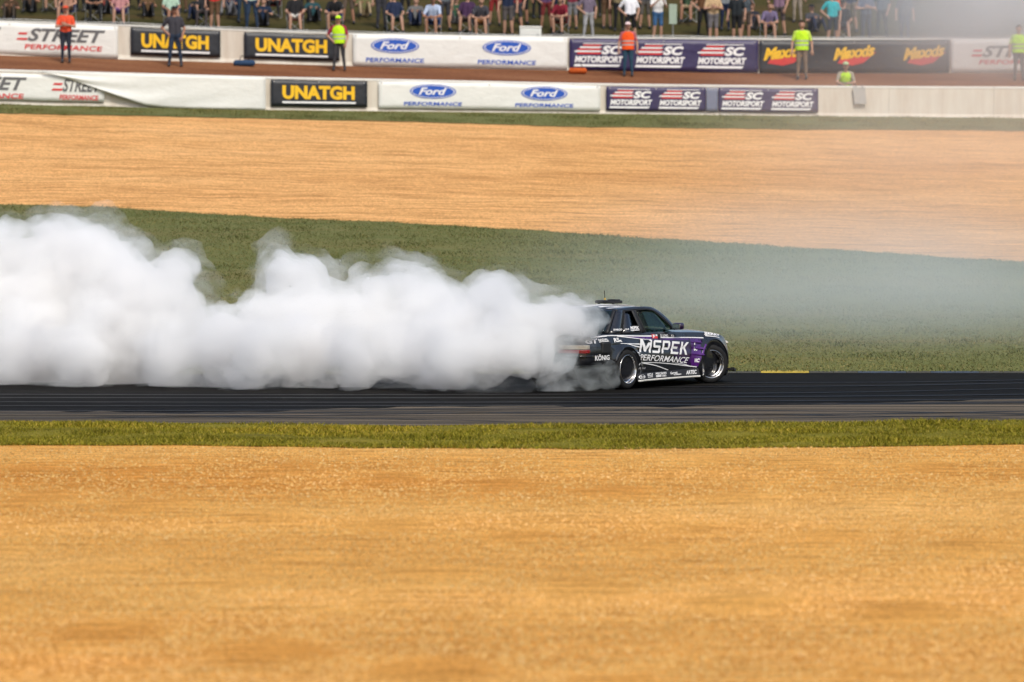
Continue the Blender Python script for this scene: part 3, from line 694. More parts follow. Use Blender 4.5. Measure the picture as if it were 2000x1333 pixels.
flank_text('GT', (-1.01, .832), (-.74, .842), (-.72, .765), (-1.0, .760), 'decal', .05, .2)
flank_text('RADIAL', (-.72, .832), (-.47, .838), (-.46, .803), (-.71, .797), 'decal', .03, .1); stroke([(-.73, .862), (-.47, .872)], .012, .014); stroke([(-.71, .784), (-.46, .792)], .010, .012)
flank_text('RS', (-.34, .835), (-.18, .838), (-.14, .772), (-.32, .765), 'decal', .04, .2); flank_text('R', (-.17, .80), (-.10, .80), (-.08, .768), (-.16, .766), 'decal', .05, .3)
flank_text('NX', (.33, .430), (.43, .427), (.41, .375), (.31, .378), 'decal', .04, .2); flank_text('PROWRAP', (.32, .345), (.55, .335), (.54, .305), (.30, .312), 'decal_grey', .03, .2)
flank_poly([(.805, .862), (.965, .852), (.965, .788), (.805, .796)], 'ink_red', .007, 'flag_decal'); flank_text('F', (.83, .853), (.885, .85), (.885, .80), (.83, .803), 'decal', .06, 0, .010)
flank_poly([(.90, .857), (.965, .853), (.965, .825), (.90, .828)], 'decal', .009, 'flag_decal'); flank_poly([(.985, .862), (1.50, .842), (1.50, .782), (.985, .80)], 'trim', .006, 'name_panel')
flank_text('D. LONG', (1.06, .852), (1.27, .845), (1.27, .805), (1.05, .812), 'decal', .02, 0, .010); flank_text('13', (1.37, .838), (1.44, .835), (1.44, .80), (1.37, .803), 'decal', .03, 0, .010)
flank_text('JJERRY', (2.28, .862), (2.80, .80), (2.79, .748), (2.30, .808), 'decal', .04, .2, .012); stroke([(2.31, .792), (2.55, .77), (2.72, .745)], .014, .010, off=.012)
for zz, s_, t_ in ((.665, .07, 'T'), (.57, .075, 'BC'), (.38, .085, 'MC')): flank_text(t_, (1.95, zz + s_ * .6), (1.95 + s_ * 1.2, zz + s_ * .55), (1.94 + s_ * 1.2, zz - s_ * .2), (1.94, zz - s_ * .15), 'decal', .05, .1, .012)
# panel gaps and the door handle
def gap(pts, name='panel_gap'):
    V = []; F = []
    for i, (u, z) in enumerate(pts):
        a = pts[max(0, i - 1)]; b_ = pts[min(len(pts) - 1, i + 1)]; d = np.array(b_) - np.array(a); d = np.array([-d[1], d[0]]) / (np.hypot(*d) + 1e-9) * .004
        V += [(u + d[0], z + d[1]), (u - d[0], z - d[1])]
        if i: F.append((2 * i - 2, 2 * i - 1, 2 * i + 1, 2 * i))
    Side.put(name, np.array(V), F, M['inside'], .0055)
def dens(p, n=14):
    p = np.array(p); t = np.linspace(0, len(p) - 1, n * (len(p) - 1) + 1); return [tuple(np.array([np.interp(k, range(len(p)), p[:, 0]), np.interp(k, range(len(p)), p[:, 1])])) for k in t]
gap(dens([(.52, .895), (.46, .70), (.40, .50), (.42, .30)])); gap(dens([(1.80, .862), (1.86, .70), (1.86, .45), (1.84, .28)])); gap(dens([(.42, .30), (1.84, .28)])); gap(dens([(-.98, .70), (-.66, .70), (-.42, .69), (-.34, .64)]))
v, f = poly_geo([(.60, .765), (.72, .76), (.72, .735), (.60, .738)], .03); Side.put('door_handle', v, f, M['trim'], .016)
# light grey panel standing for smoke seen through the side opening
bm = bmesh.new(); box(bm, (-.63, -.770, .615), (-.455, -.757, .757), .012, 2); from_bm('vent_smoke_panel', bm, M['grey_panel'], car)
bm = bmesh.new(); box(bm, (-.665, -.835, .588), (-.415, -.745, .785), .03, 3)
fr = from_bm('vent_frame', bm, M['trim'], car); cb = bmesh.new(); box(cb, (-.645, -.9, .608), (-.437, -.70, .765), .025, 3); cc = from_bm('cutter', cb)
bo = fr.modifiers.new('c', 'BOOLEAN'); bo.object = cc; bo.operation = 'DIFFERENCE'; nm = evaluated(fr); fr.modifiers.clear(); fr.data = nm; bpy.data.objects.remove(cc)
# wheel arch lips
def arch_lip(uc, rad, a0, a1, mat, name='arch_lip', s=1):
    V = []; n = 40
    for i in range(n + 1):
        a = R_(a0 + (a1 - a0) * i / n); du, dz = math.cos(a), math.sin(a)
        for k, (dr, do) in enumerate(((0, -.05), (-.004, .008), (.012, .018), (.03, .002))):
            u, z = uc + du * (rad + dr), RW + .005 + dz * (rad + dr); r = float(side_r(u, z)) + do; V.append((u, -s * r, z))
    mesh(name, V, [(i * 4 + k, i * 4 + k + 1, i * 4 + 5 + k, i * 4 + 4 + k) for i in range(n) for k in range(3)], mat, car)
for s in (1, -1):
    arch_lip(0, .352, -14, 165, M['paint'], s=s); arch_lip(AX_F, .397, -4, 128, M['paint'], s=s); arch_lip(AX_F, .397, 128.5, 160, M['purple'], s=s)
# fender louvres behind the front wheel
for zz in (.70, .60, .50):
    V = []
    for u in np.linspace(1.90, 2.14, 9):
        t = (u - 1.9) / .24
        for dz, do in ((.03, .004), (.0, .010 + .035 * t), (-.018, .002)):
            z = zz + dz - .02 * t; V.append((u, -(float(side_r(u, z)) + do), z))
    mesh('fender_louvre', V, [(i * 3 + k, i * 3 + k + 1, i * 3 + 4 + k, i * 3 + 3 + k) for i in range(8) for k in range(2)], M['purple'], car)
# side skirts
for s in (1, -1):
    V = []; n = 30
    for i in range(n + 1):
        u = .24 + (2.02 - .24) * i / n; zt = .235 + .03 * i / n; zbm = .112 + .012 * i / n; r0 = float(side_r(u, .2))
        fl = .012 + .03 * abs(2 * i / n - 1) ** 3
        for r, z in ((r0 - .02, zt + .02), (r0 + .012 + fl * .4, zt), (r0 + .022 + fl, zbm + .028), (r0 + .030 + fl, zbm + .026), (r0 + .030 + fl, zbm), (r0 - .06, zbm)): V.append((u, -s * r, z))
    F = [(i * 6 + k, i * 6 + k + 1, i * 6 + 7 + k, i * 6 + 6 + k) for i in range(n) for k in range(5)]
    o = mesh('side_skirt', V, F, [M['trim'], M['skirt_white']], car)
    for i, p in enumerate(o.data.polygons): p.material_index = 1 if i % 5 in (2, 3) else 0
def skirt_text(t, u0, u1, z0, z1, mat='decal', bold=.03, shear=0):
    v, f = text_geo(t, bold, shear); v = bil(v, (u0, z1), (u1, z1 + .004), (u1, z0 + .004), (u0, z0))
    i = (v[:, 0] - .24) / 1.78; zt = .235 + .03 * i; zbm = .112 + .012 * i + .028; fl = .012 + .03 * np.abs(2 * i - 1) ** 3; r0 = side_r(v[:, 0], np.full(len(v), .2))
    q = (zt - v[:, 1]) / (zt - zbm); r = r0 + .012 + fl * .4 + q * (.010 + fl * .6) + .005
    mesh('lettering', np.stack([v[:, 0], -r, v[:, 1]], 1), f, M[mat], car, False)
skirt_text('ARTEC', 1.68, 1.97, .175, .240, shear=.3); skirt_text('ECU', .58, .73, .190, .232); skirt_text('MASTER', .58, .73, .165, .182)
skirt_text('PRECISION', .82, 1.13, .203, .238); skirt_text('TURBO', .98, 1.12, .165, .195); skirt_text('====', .82, .97, .165, .195, bold=.05)
skirt_text('Garrett', 1.24, 1.45, .195, .235, shear=.2); skirt_text('TURBO', 1.33, 1.55, .175, .195, bold=.05); skirt_text('O', .265, .50, .150, .222, bold=-.02); skirt_text('Torco', .30, .47, .172, .202)
# bumpers, lamps, boot spoiler, canards
V = []
for i, r in enumerate(np.linspace(-.80, .80, 33)):
    k = (r / .80) ** 2; u0 = -1.02 + .16 * k ** 2; z0 = .868 - .035 * k
    V += [(u0 + .10, -r, z0 + .018), (u0 - .02, -r, z0 + .028), (u0 - .10, -r * 1.0, z0 + .040), (u0 - .105, -r, z0 + .028), (u0 - .06, -r, z0 - .01)]
mesh('boot_spoiler', V, [(i * 5 + k, i * 5 + k + 1, i * 5 + 6 + k, i * 5 + 5 + k) for i in range(32) for k in range(4)], M['paint'], car)
def rear_surface(name, r0, r1, z0, z1, mat, off, n=14):
    """patch that wraps round the rear corner: follow the plan outline of the tail"""
    uu = np.linspace(-1.139, -.80, 200); ww = Wp(uu) - .02; sgn = 1
    pl = [(-1.139, w_) for w_ in np.linspace(0, float(Wp(-1.139)) - .02, 60)] + list(zip(uu, ww)); pl = np.array(pl)
    L = np.concatenate([[0], np.cumsum(np.hypot(*np.diff(pl, axis=0).T))]); ss = np.linspace(r0, r1, n); V = []
    for s_ in ss:
        u = np.interp(s_, L, pl[:, 0]); w_ = np.interp(s_, L, pl[:, 1])
        for q in range(5):
            z = z0 + (z1 - z0) * q / 4; V.append((u, w_, z))
    V = np.array(V); c = np.array([-.4, 0]); d = V[:, :2] - c; d /= np.linalg.norm(d, axis=1)[:, None]; V[:, :2] += d * off
    for s in (1, -1):
        W2 = V.copy(); W2[:, 1] *= -s
        mesh(name, W2, [(i * 5 + k, i * 5 + k + 1, i * 5 + 6 + k, i * 5 + 5 + k) for i in range(n - 1) for k in range(4)], mat, car).modifiers.new('t', 'SOLIDIFY').thickness = .012
rear_surface('tail_light', .30, .86, .672, .742, M['lamp_clear'], .012); rear_surface('tail_light', .30, .87, .612, .668, M['lamp_red'], .012)
rear_surface('bumper_ledge', .0, .95, .545, .575, M['paint'], .022)
for s in (1, -1):
    bm = bmesh.new(); ellipsoid(bm, (3.17, -s * .60, .648), (.085, .16, .045), 16, 8, Matrix.Rotation(s * -.45, 3, 'Z')); from_bm('headlight', bm, M['lamp_clear'], car, True)
    V = [(2.98, -s * .80, .20), (3.30, -s * .66, .17), (3.36, -s * .76, .165), (3.03, -s * .93, .205), (2.98, -s * .80, .23), (3.30, -s * .66, .20), (3.36, -s * .76, .20), (3.03, -s * .93, .25)]
    mesh('front_canard', V, [(0, 1, 2, 3), (4, 5, 6, 7), (0, 1, 5, 4), (1, 2, 6, 5), (2, 3, 7, 6), (3, 0, 4, 7)], M['trim'], car, False)
V = [(2.9 + .52 * (1 - (r / .86) ** 4), -r, z) for r in np.linspace(-.86, .86, 25) for z in (.115, .14)]
V += [(2.8, -r, z) for r in np.linspace(-.86, .86, 25) for z in (.115, .14)]
F = [(2 * i, 2 * i + 1, 2 * i + 3, 2 * i + 2) for i in range(24)] + [(2 * i, 2 * i + 2, 50 + 2 * i + 2, 50 + 2 * i) for i in range(24)] + [(2 * i + 1, 50 + 2 * i + 1, 50 + 2 * i + 3, 2 * i + 3) for i in range(24)]
mesh('front_splitter', V, F, M['trim'], car, False)
# greenhouse
def roof_pt(a, r):          # a: 0 rear .. 1 front
    k = 1 - (r / .60) ** 2; u0 = .04 - .10 * k; u1 = 1.13 + .12 * k
    u = u0 + (u1 - u0) * a; z = 1.268 + .034 * math.sin(math.pi * min(1, a * .62 + .22)) + .045 * k * (.75 + .25 * math.sin(math.pi * a)) - .012 - .026 * max(0, (a - .72) / .28) ** 2 * (.5 + .5 * k) - .02 * max(0, (.2 - a) / .2) ** 2 * k
    return (u, -r, z)
rs = np.linspace(-.60, .60, 21); aa = np.linspace(0, 1, 15)
V = [roof_pt(a, r) for a in aa for r in rs]; n = len(rs)
o = mesh('roof', V, [(i * n + k, i * n + k + 1, (i + 1) * n + k + 1, (i + 1) * n + k) for i in range(len(aa) - 1) for k in range(n - 1)], M['paint'], car)
sm = o.modifiers.new('t', 'SOLIDIFY'); sm.thickness = .025; sm.offset = -1
def roof_decal(pts, mat='decal'):
    v, f = poly_geo(pts, .08); mesh('livery_stripe', [np.array(roof_pt(a, r)) + (0, 0, .006) for a, r in v], f, M[mat], car)
roof_decal([(.10, .10), (.95, .42), (.80, .30), (.30, .02)]); roof_decal([(.06, .30), (.62, .52), (.45, .40), (.12, .20)]); roof_decal([(.35, -.2), (.98, .10), (.90, -.05), (.5, -.3)]); roof_decal([(.03, .47), (.30, .57), (.22, .5), (.04, .40)])
roof_decal([(.20, .33), (.9, .56), (.7, .50), (.25, .44)]); roof_decal([(.02, .05), (.5, .30), (.3, .12), (.08, -.1)])
roof_decal([(.12, -.05), (.55, .12), (.48, .0), (.2, -.15)])
def ruled(name, top, bot, mat, ny=8, inset=0.0, bulge=0.0, thick=.006, parent=None):
    n = len(top); V = []
    for j in range(ny + 1):
        t = inset + (1 - 2 * inset) * j / ny
        for a, b_ in zip(top, bot):
            p = np.array(a) * (1 - t) + np.array(b_) * t; p[2] += bulge * math.sin(math.pi * t); V.append(p)
    o = mesh(name, V, [(j * n + k, j * n + k + 1, (j + 1) * n + k + 1, (j + 1) * n + k) for j in range(ny) for k in range(n - 1)], mat, parent or car)
    if thick: s_ = o.modifiers.new('t', 'SOLIDIFY'); s_.thickness = thick; s_.offset = 0
    return o
def cowl(r): k = 1 - (r / .74) ** 2; return (1.60 + .20 * k, -r, .915 + .022 * k)
def deck(r): k = 1 - (r / .74) ** 2; return (-.36 - .15 * k, -r, .912 + .022 * k)
k_ = .60; q = np.linspace(-1, 1, 19)
ruled('windscreen', [roof_pt(1, r * .575) for r in q], [cowl(r * .70) for r in q], M['glass'], 10, .03, .040)
ruled('rear_window', [roof_pt(0, r * .56) for r in q], [deck(r * .68) for r in q], M['glass'], 10, .04, .022)
for top, bot in ((roof_pt, cowl), ):
    pass
# black surrounds of the front and rear screens
for e, bt, sgn in ((1, cowl, 1), (0, deck, -1)):
    for s in (1, -1):
        t0, t1 = np.array(roof_pt(e, s * .60)), np.array(roof_pt(e, s * .555)); b0, b1 = np.array(bt(s * .735)), np.array(bt(s * .675))
        ruled('screen_pillar', [t0, t1], [b0, b1], M['paint'] if e else M['trim'], 8, 0, .008, .02)
for s in (1, -1):
    def S(u, r, z): return np.array((u, -s * r, z))
    Cr, Cf = S(-.36, .745, .905), S(-.02, .772, .900); Ct, Qt = S(.04, .60, 1.268), S(.25, .622, 1.248)
    ruled('rear_pillar', [Ct, Ct * .5 + Qt * .5 + S(0, .012, .004) * [0, 1, 1], Qt], [Cr, Cr * .5 + Cf * .5 + S(0, .012, 0), Cf], M['paint'], 8, 0, .0, .02)
    rail_o = [S(.04, .60, 1.268), S(.25, .603, 1.291), S(.52, .603, 1.302), S(.82, .602, 1.302), S(1.02, .60, 1.288), S(1.17, .606, 1.250), S(1.33, .638, 1.165), S(1.47, .682, 1.055), S(1.61, .735, .915)]
    rail_i = [S(.05, .612, 1.255), S(.25, .625, 1.25), S(.52, .625, 1.262), S(.82, .625, 1.267), S(.98, .626, 1.254), S(1.10, .632, 1.222), S(1.25, .662, 1.135), S(1.39, .704, 1.030), S(1.52, .752, .915)]
    dn = lambda L: [np.array([float(crv([(i_, p[c]) for i_, p in enumerate(L)])(t)) for c in range(3)]) for t in np.linspace(0, len(L) - 1, 50)]
    ruled('roof_rail', dn(rail_o), dn(rail_i), M['paint'], 3, 0, 0, .022)
    bi, bt_ = [S(.44, .627, 1.258), S(.52, .627, 1.262)], [S(.52, .774, .895), S(.62, .774, .895)]
    ruled('door_pillar', bi, bt_, M['trim'], 6, 0, 0, .02)
    # rubber weather strip along the door window
    from_bm('window_seal', tube([Vector(p) for p in ([S(.63, .782, .905)] + [S(.545, .632, 1.252), S(.85, .632, 1.262), S(1.05, .636, 1.238), S(1.20, .662, 1.15), S(1.36, .708, 1.035), S(1.50, .762, .918)])], .012, 6), M['trim'], car, True)
    from_bm('window_seal', tube([Vector(p) for p in [S(-.02, .782, .905), S(.25, .630, 1.246), S(.44, .634, 1.254), S(.51, .782, .902), S(-.02, .782, .905)]], .009, 6), M['trim'], car, True)
    ruled('quarter_window', [S(.25, .618, 1.245), S(.44, .620, 1.255)], [S(.0, .765, .905), S(.51, .767, .900)], M['glass_q'], 6, 0, 0, .006)
    ruled('door_window', [S(.54, .618, 1.252), S(.85, .618, 1.262), S(1.05, .620, 1.238), S(1.06, .624, 1.232)], [S(.62, .766, .90), S(.9, .766, .90), S(1.25, .762, .905), S(1.50, .745, .915)], M['glass'], 6, 0, 0, .006)
    bm = bmesh.new(); box(bm, (1.37, -.085, -.055), (1.50, .085, .055), .035, 3); bmesh.ops.translate(bm, verts=bm.verts, vec=(0, -s * .885, .975))
    mi = from_bm('wing_mirror', bm, M['mirror'], car, True); bm = bmesh.new(); box(bm, (1.362, -s * .885 - .07, .935), (1.371, -s * .885 + .07, 1.015)); from_bm('mirror_glass', bm, M['chrome'], mi)
    from_bm('mirror_arm', tube([S(1.45, .73, .935), S(1.44, .84, .955)], .022, 8), M['trim'], mi, True)
# sponsor marks on the glass and the rear pillar (right side)
def tri_text(t, o, ex, ey, mat='decal', bold=.03):
    v, f = text_geo(t, bold, 0); o, ex, ey = map(np.array, (o, ex, ey)); nrm = np.cross(ex, ey); nrm = nrm / np.linalg.norm(nrm) * .016
    mesh('lettering', [o + ex * a + ey * c_ + nrm for a, c_ in v], f, M[mat], car, False)
tri_text('SPARCO', (-.27, -.752, .945), (.22, -.020, -.004), (.02, .012, .030)); tri_text('O-R', (.06, -.758, .945), (.11, -.003, 0), (.012, .010, .026))
tri_text('MSPEK', (.22, -.757, .950), (.24, -.002, -.003), (.02, .022, .050)); tri_text('=====', (.21, -.762, .930), (.25, -.002, -.003), (.005, .006, .014), bold=.05)
# roof light box and aerial
bm = bmesh.new(); box(bm, (.60, -.22, 1.352), (.80, .20, 1.400), .015, 2); bx_ = from_bm('roof_vent', bm, M['trim'], car); bm = bmesh.new(); box(bm, (.64, -.20, 1.400), (.76, -.02, 1.418), .006, 1); from_bm('vent_lid', bm, M['trim'], bx_)
from_bm('vent_foot', tube([(.62, -.15, 1.30), (.62, -.15, 1.36)], .02), M['trim'], bx_); from_bm('vent_foot', tube([(.62, .13, 1.30), (.62, .13, 1.36)], .02), M['trim'], bx_)
an = from_bm('aerial', tube([(.58, -.02, 1.31), (.575, -.02, 1.43), (.56, -.02, 1.56)], .006, 6), M['trim'], car); bm = bmesh.new(); ellipsoid(bm, (.578, -.02, 1.425), (.012, .012, .02), 8, 6); from_bm('aerial_base', bm, M['ink_yellow'], an)
# interior: roll cage, seat, dash, steering wheel
M['cage'] = flat('roll_cage_paint', (.02, .02, .022), .4)
cage = from_bm('roll_cage', tube([(1.45, -.60, .40), (1.42, -.62, .98), (1.05, -.55, 1.225), (.38, -.55, 1.235), (.36, -.62, .9), (.35, -.62, .36)], .021), M['cage'], car, True)
for p in ([(1.45, .60, .40), (1.42, .62, .98), (1.05, .55, 1.225), (.38, .55, 1.235), (.36, .62, .9), (.35, .62, .36)], [(1.05, -.55, 1.225), (1.05, .55, 1.225)], [(.38, -.55, 1.235), (.38, .55, 1.235)], [(.38, -.55, 1.2), (.35, .6, .45)], [(.38, .55, 1.22), (-.25, .5, .88)], [(.38, -.55, 1.22), (-.25, -.5, .88)], [(.36, -.62, .62), (1.44, -.60, .60)], [(.36, -.6, .42), (1.43, -.60, .80)]):
    from_bm('cage_tube', tube(p, .020), M['cage'], cage, True)
bm = bmesh.new(); box(bm, (1.22, -.62, .62), (1.60, .62, .90), .05, 3); from_bm('dashboard', bm, M['inside'], car, True)
for y in (.33, -.33):
    bm = bmesh.new(); box(bm, (.42, -.23, .36), (.92, .23, .50), .05, 2); bmesh.ops.translate(bm, verts=bm.verts, vec=(0, y, 0)); st = from_bm('seat', bm, M['seat_cloth'], car, True)
    bm = bmesh.new(); box(bm, (-.06, -.24, .0), (.07, .24, .62), .05, 2); bmesh.ops.transform(bm, verts=bm.verts, matrix=Matrix.Translation((.48, y, .46)) @ Matrix.Rotation(-.25, 4, 'Y')); from_bm('seat_back', bm, M['seat_cloth'], st, True)
    bm = bmesh.new(); box(bm, (-.06, -.17, .60), (.05, .17, .78), .05, 2); bmesh.ops.transform(bm, verts=bm.verts, matrix=Matrix.Translation((.48, y, .46)) @ Matrix.Rotation(-.25, 4, 'Y')); from_bm('headrest', bm, M['seat_cloth'], st, True)
bm = bmesh.new(); pts = [Matrix.Rotation(-.35, 4, 'Y') @ Vector((0, .165 * math.cos(a), .165 * math.sin(a))) + Vector((1.10, .33, .86)) for a in np.linspace(0, 2 * math.pi, 25)]
sw = from_bm('steering_wheel', tube(pts, .014, 6), M['trim'], car, True); from_bm('steering_column', tube([(1.10, .33, .86), (1.35, .33, .78)], .025), M['trim'], sw, True)
# wheels
def make_wheel(loc, rz, s, camber=0.0, spin=0.0, width=.27):
    t = empty('wheel', loc); t.parent = car; t.rotation_euler = (camber * s, 0, rz)
    y = -s                                     # outer face direction
    hw = width / 2
    def part(name, prof, mat, seg=56, par=t):
        bm = bmesh.new(); lathe(bm, [(r, y * d) for r, d in prof], seg); bmesh.ops.recalc_face_normals(bm, faces=bm.faces); return from_bm(name, bm, mat, par, True)
    ty = part('tyre', [(.228, -hw + .01), (.262, -hw - .004), (.300, -hw + .006), (.318, -hw + .03), (RW, -hw * .5), (RW, hw * .5), (.318, hw - .03), (.300, hw - .006), (.262, hw + .004), (.236, hw - .002), (.228, hw - .012)], M['tyre'])
    for d in (-.07, -.025, .025, .07):
        part('tread_groove', [(RW + .0008, d - .005), (RW + .0012, d), (RW + .0008, d + .005)], M['inside'], par=ty)
    rim = part('rim', [(.232, hw - .010), (.236, hw + .004), (.228, hw + .007), (.221, hw - .002), (.216, hw - .03), (.213, hw - .055), (.196, hw - .060)], M['chrome'])
    part('rim_barrel', [(.199, hw - .058), (.192, hw - .10), (.185, -hw + .04), (.226, -hw + .01)], M['rim_black'], par=rim)
    part('rim_step', [(.221, hw - .0055), (.2185, hw - .012), (.2165, hw - .0195)], M['decal_grey'], par=rim)
    part('brake_disc', [(.05, hw - .15), (.165, hw - .15), (.165, hw - .165), (.05, hw - .165)], M['disc'])
    part('rim_face', [(.198, hw - .066), (.178, hw - .075), (.14, hw - .098), (.100, hw - .100)], M['rim_black'], par=rim) if False else None
    for k in range(6):
        a = 2 * math.pi * k / 6 + spin; bm = bmesh.new()
        for (r0, r1, w0, w1, d0, d1) in ((.055, .205, .050, .034, hw - .085, hw - .062),):
            c = []
            for r, wv, d in ((r0, w0, d0), (r1, w1, d1)):
                for sx, dd in ((-1, 0), (1, 0), (1, -.03), (-1, -.03)): c.append(bm.verts.new((r * math.cos(a) - sx * wv * math.sin(a), y * (d + dd), r * math.sin(a) + sx * wv * math.cos(a))))
            for q_ in ((0, 1, 2, 3), (7, 6, 5, 4), (0, 4, 5, 1), (1, 5, 6, 2), (2, 6, 7, 3), (3, 7, 4, 0)): bm.faces.new([c[i] for i in q_])
        bmesh.ops.bevel(bm, geom=bm.edges[:], offset=.006, segments=2, affect='EDGES'); bmesh.ops.recalc_face_normals(bm, faces=bm.faces)
        from_bm('spoke', bm, M['rim_black'], rim, True)
    hub = part('hub', [(0, hw - .050), (.020, hw - .050), (.030, hw - .058), (.058, hw - .062), (.066, hw - .075), (.066, hw - .14)], M['rim_black'], 32)
    part('centre_cap', [(.022, hw - .048), (.027, hw - .046), (.031, hw - .050)], M['chrome'], 24, hub)
    for k in range(5):
        a = 2 * math.pi * k / 5 + spin; bm = bmesh.new(); bmesh.ops.create_cone(bm, cap_ends=True, segments=6, radius1=.008, radius2=.007, depth=.022, matrix=Matrix.Translation((.045 * math.cos(a), y * (hw - .055), .045 * math.sin(a))) @ Matrix.Rotation(math.pi / 2, 4, 'X')); from_bm('wheel_nut', bm, M['disc'], hub)
    return t
make_wheel((0, -.735, RW), 0, 1, -.02, .3); make_wheel((0, .735, RW), 0, -1, -.02, .9)
make_wheel((AX_F, -.765, RW), R_(-27), 1, .03, .15, .24); make_wheel((AX_F, .765, RW), R_(-27), -1, .03, .5, .24)
for s in (1, -1):
    from_bm('axle', tube([(0, 0, RW), (0, -s * .66, RW)], .03), M['trim'], car, True); from_bm('suspension_arm', tube([(AX_F - .05, -s * .3, .25), (AX_F, -s * .66, .27)], .022), M['trim'], car, True)
bm = bmesh.new(); capsule(bm, (-1.12, .35, .33), (-.7, .35, .30), .045, .045, 14, 2); from_bm('exhaust_tip', bm, M['disc'], car, True)
# ------------------------------------------------------------------ tyre smoke
from mathutils import noise as mnoise
def at(px, py, D):
    """world point on the sight line of photo pixel (px, py) at depth D"""
    x, y = (px - 1000) / FPX, (666.5 - py) / FPX
    d = Vector((x, math.cos(PITCH) + y * math.sin(PITCH), -math.sin(PITCH) + y * math.cos(PITCH))); d *= D / d.y
    return Vector((d.x, d.y, d.z + CAMH))
def vol_mat(name, col, dens, aniso=.1):
    m, n, l, p = nodes(name); n.remove(p); v = n.new('ShaderNodeVolumeScatter')
    v.inputs['Color'].default_value = (*col, 1); v.inputs['Density'].default_value = dens; v.inputs['Anisotropy'].default_value = aniso
    l.new(v.outputs[0], n['Material Output'].inputs['Volume'])
    return m
def puffs(blobs, seed, sub=9, grow=0.0, voxel=.085, amp=.07, subr=(.28, .5)):
    r = np.random.default_rng(seed); bm = bmesh.new()
    def ball(c, rad): bmesh.ops.create_icosphere(bm, subdivisions=2, radius=rad, matrix=Matrix.Translation(c))
    for px, py, rp, D in blobs:
        c = at(px, py, D); rad = rp / FPX * D; ball(c, rad + grow)
        for _ in range(sub):
            v = Vector(r.normal(size=3)).normalized(); v.y *= 1.0; k = r.uniform(*subr); ball(c + v * rad * r.uniform(.75, .98), rad * k + grow)
    me = bpy.data.meshes.new('p'); bm.to_mesh(me); bm.free(); o = bpy.data.objects.new('p', me); COL.objects.link(o)
    rm = o.modifiers.new('r', 'REMESH'); rm.mode = 'VOXEL'; rm.voxel_size = voxel
    sm = o.modifiers.new('s', 'SMOOTH'); sm.iterations = 6; sm.factor = .5
    nm = evaluated(o); bpy.data.objects.remove(o)
    co = np.empty(len(nm.vertices) * 3); nm.vertices.foreach_get('co', co); co = co.reshape(-1, 3); no = np.empty(len(nm.vertices) * 3); nm.vertex_normals.foreach_get('vector', no); no = no.reshape(-1, 3)
    d = np.array([mnoise.fractal(Vector(p) * 1.3, .8, 2.1, 5) for p in co]); co = co + no * (d * amp)[:, None]
    co[:, 2] = np.maximum(co[:, 2], .012 + .01 * np.sin(co[:, 0] * 3))
    nm.vertices.foreach_set('co', co.ravel()); nm.update()
    return nm
def wisp_mat(name, col, dens, scale, lo, hi, step, aniso=.1, seed=0.0):
    """scattering smoke whose density is torn up by turbulent noise"""
    m, n, l, p = nodes(name); n.remove(p); v = n.new('ShaderNodeVolumeScatter')
    v.inputs['Color'].default_value = (*col, 1); v.inputs['Anisotropy'].default_value = aniso
    t = noise(n, l, scale, 5, .62, stretch=(.8, 1, 1.15)); t.inputs['Distortion'].default_value = .6
    t.noise_dimensions = '4D'; t.inputs['W'].default_value = seed
    mr = n.new('ShaderNodeMapRange'); mr.interpolation_type = 'SMOOTHSTEP'; mr.inputs[1].default_value = lo; mr.inputs[2].default_value = hi; mr.inputs[3].default_value = 0; mr.inputs[4].default_value = dens
    l.new(t.outputs[0], mr.inputs[0]); l.new(mr.outputs[0], v.inputs['Density']); l.new(v.outputs[0], n['Material Output'].inputs['Volume'])
    m.cycles.volume_step_rate = step
    return m
MAIN = [(1112, 618, 48, 73.25), (1075, 625, 58, 73.2), (1010, 640, 84, 73.3), (1030, 695, 54, 72.8), (970, 600, 58, 74.2), (950, 690, 70, 73), (890, 658, 84, 74), (880, 705, 58, 72.65), (825, 622, 92, 74.8), (765, 562, 58, 75.2), (725, 560, 40, 75.2), (790, 555, 42, 75.2),
        (820, 690, 76, 73.65), (742, 662, 96, 74.8), (690, 700, 62, 73.35), (630, 630, 86, 75.2), (555, 550, 58, 75.8), (540, 508, 38, 75.8), (600, 552, 46, 75.6), (600, 690, 78, 74.35), (535, 642, 72, 75.3), (500, 700, 62, 73.75), (428, 685, 80, 74.65), (372, 622, 60, 76),
        (320, 622, 112, 76), (330, 705, 64, 74.65), (235, 548, 86, 76.6), (205, 478, 54, 76.8), (165, 470, 44, 76.9), (235, 660, 110, 76), (140, 560, 120, 77), (150, 700, 76, 75.0), (60, 515, 80, 77.2), (60, 640, 125, 76.6), (20, 705, 70, 75.4), (-20, 520, 90, 77.3), (-60, 640, 130, 77), (-170, 560, 140, 77.5), (-170, 690, 90, 75.95), (-300, 540, 150, 78), (-300, 680, 120, 77), (-430, 560, 140, 78), (-430, 690, 100, 76.95)]
for k, (gr, den, nme, lab) in enumerate(((-.15, 3.0, 'tyre_smoke', 'thick billowing white tyre smoke trailing behind the drifting car'), (.02, 3.4, 'smoke_halo', 'soft outer layer of the white tyre smoke plume'), (.20, 1.5, 'smoke_fringe', 'thin ragged fringe of smoke round the white plume'))):
    nm = puffs(MAIN, 5, 9, gr, .10, .20); nm.materials.append(vol_mat(nme, (.982, .998, .996), den) if k == 0 else wisp_mat(nme, (.955, .990, .988), den, (1.5, 1.1)[k - 1], (.36, .46)[k - 1], (.62, .74)[k - 1], .30, .1, k * 3.3))
    nm.polygons.foreach_set('use_smooth', [True] * len(nm.polygons))
    o = link(bpy.data.objects.new(nme, nm)); tag(o, lab, None, None, 'stuff')
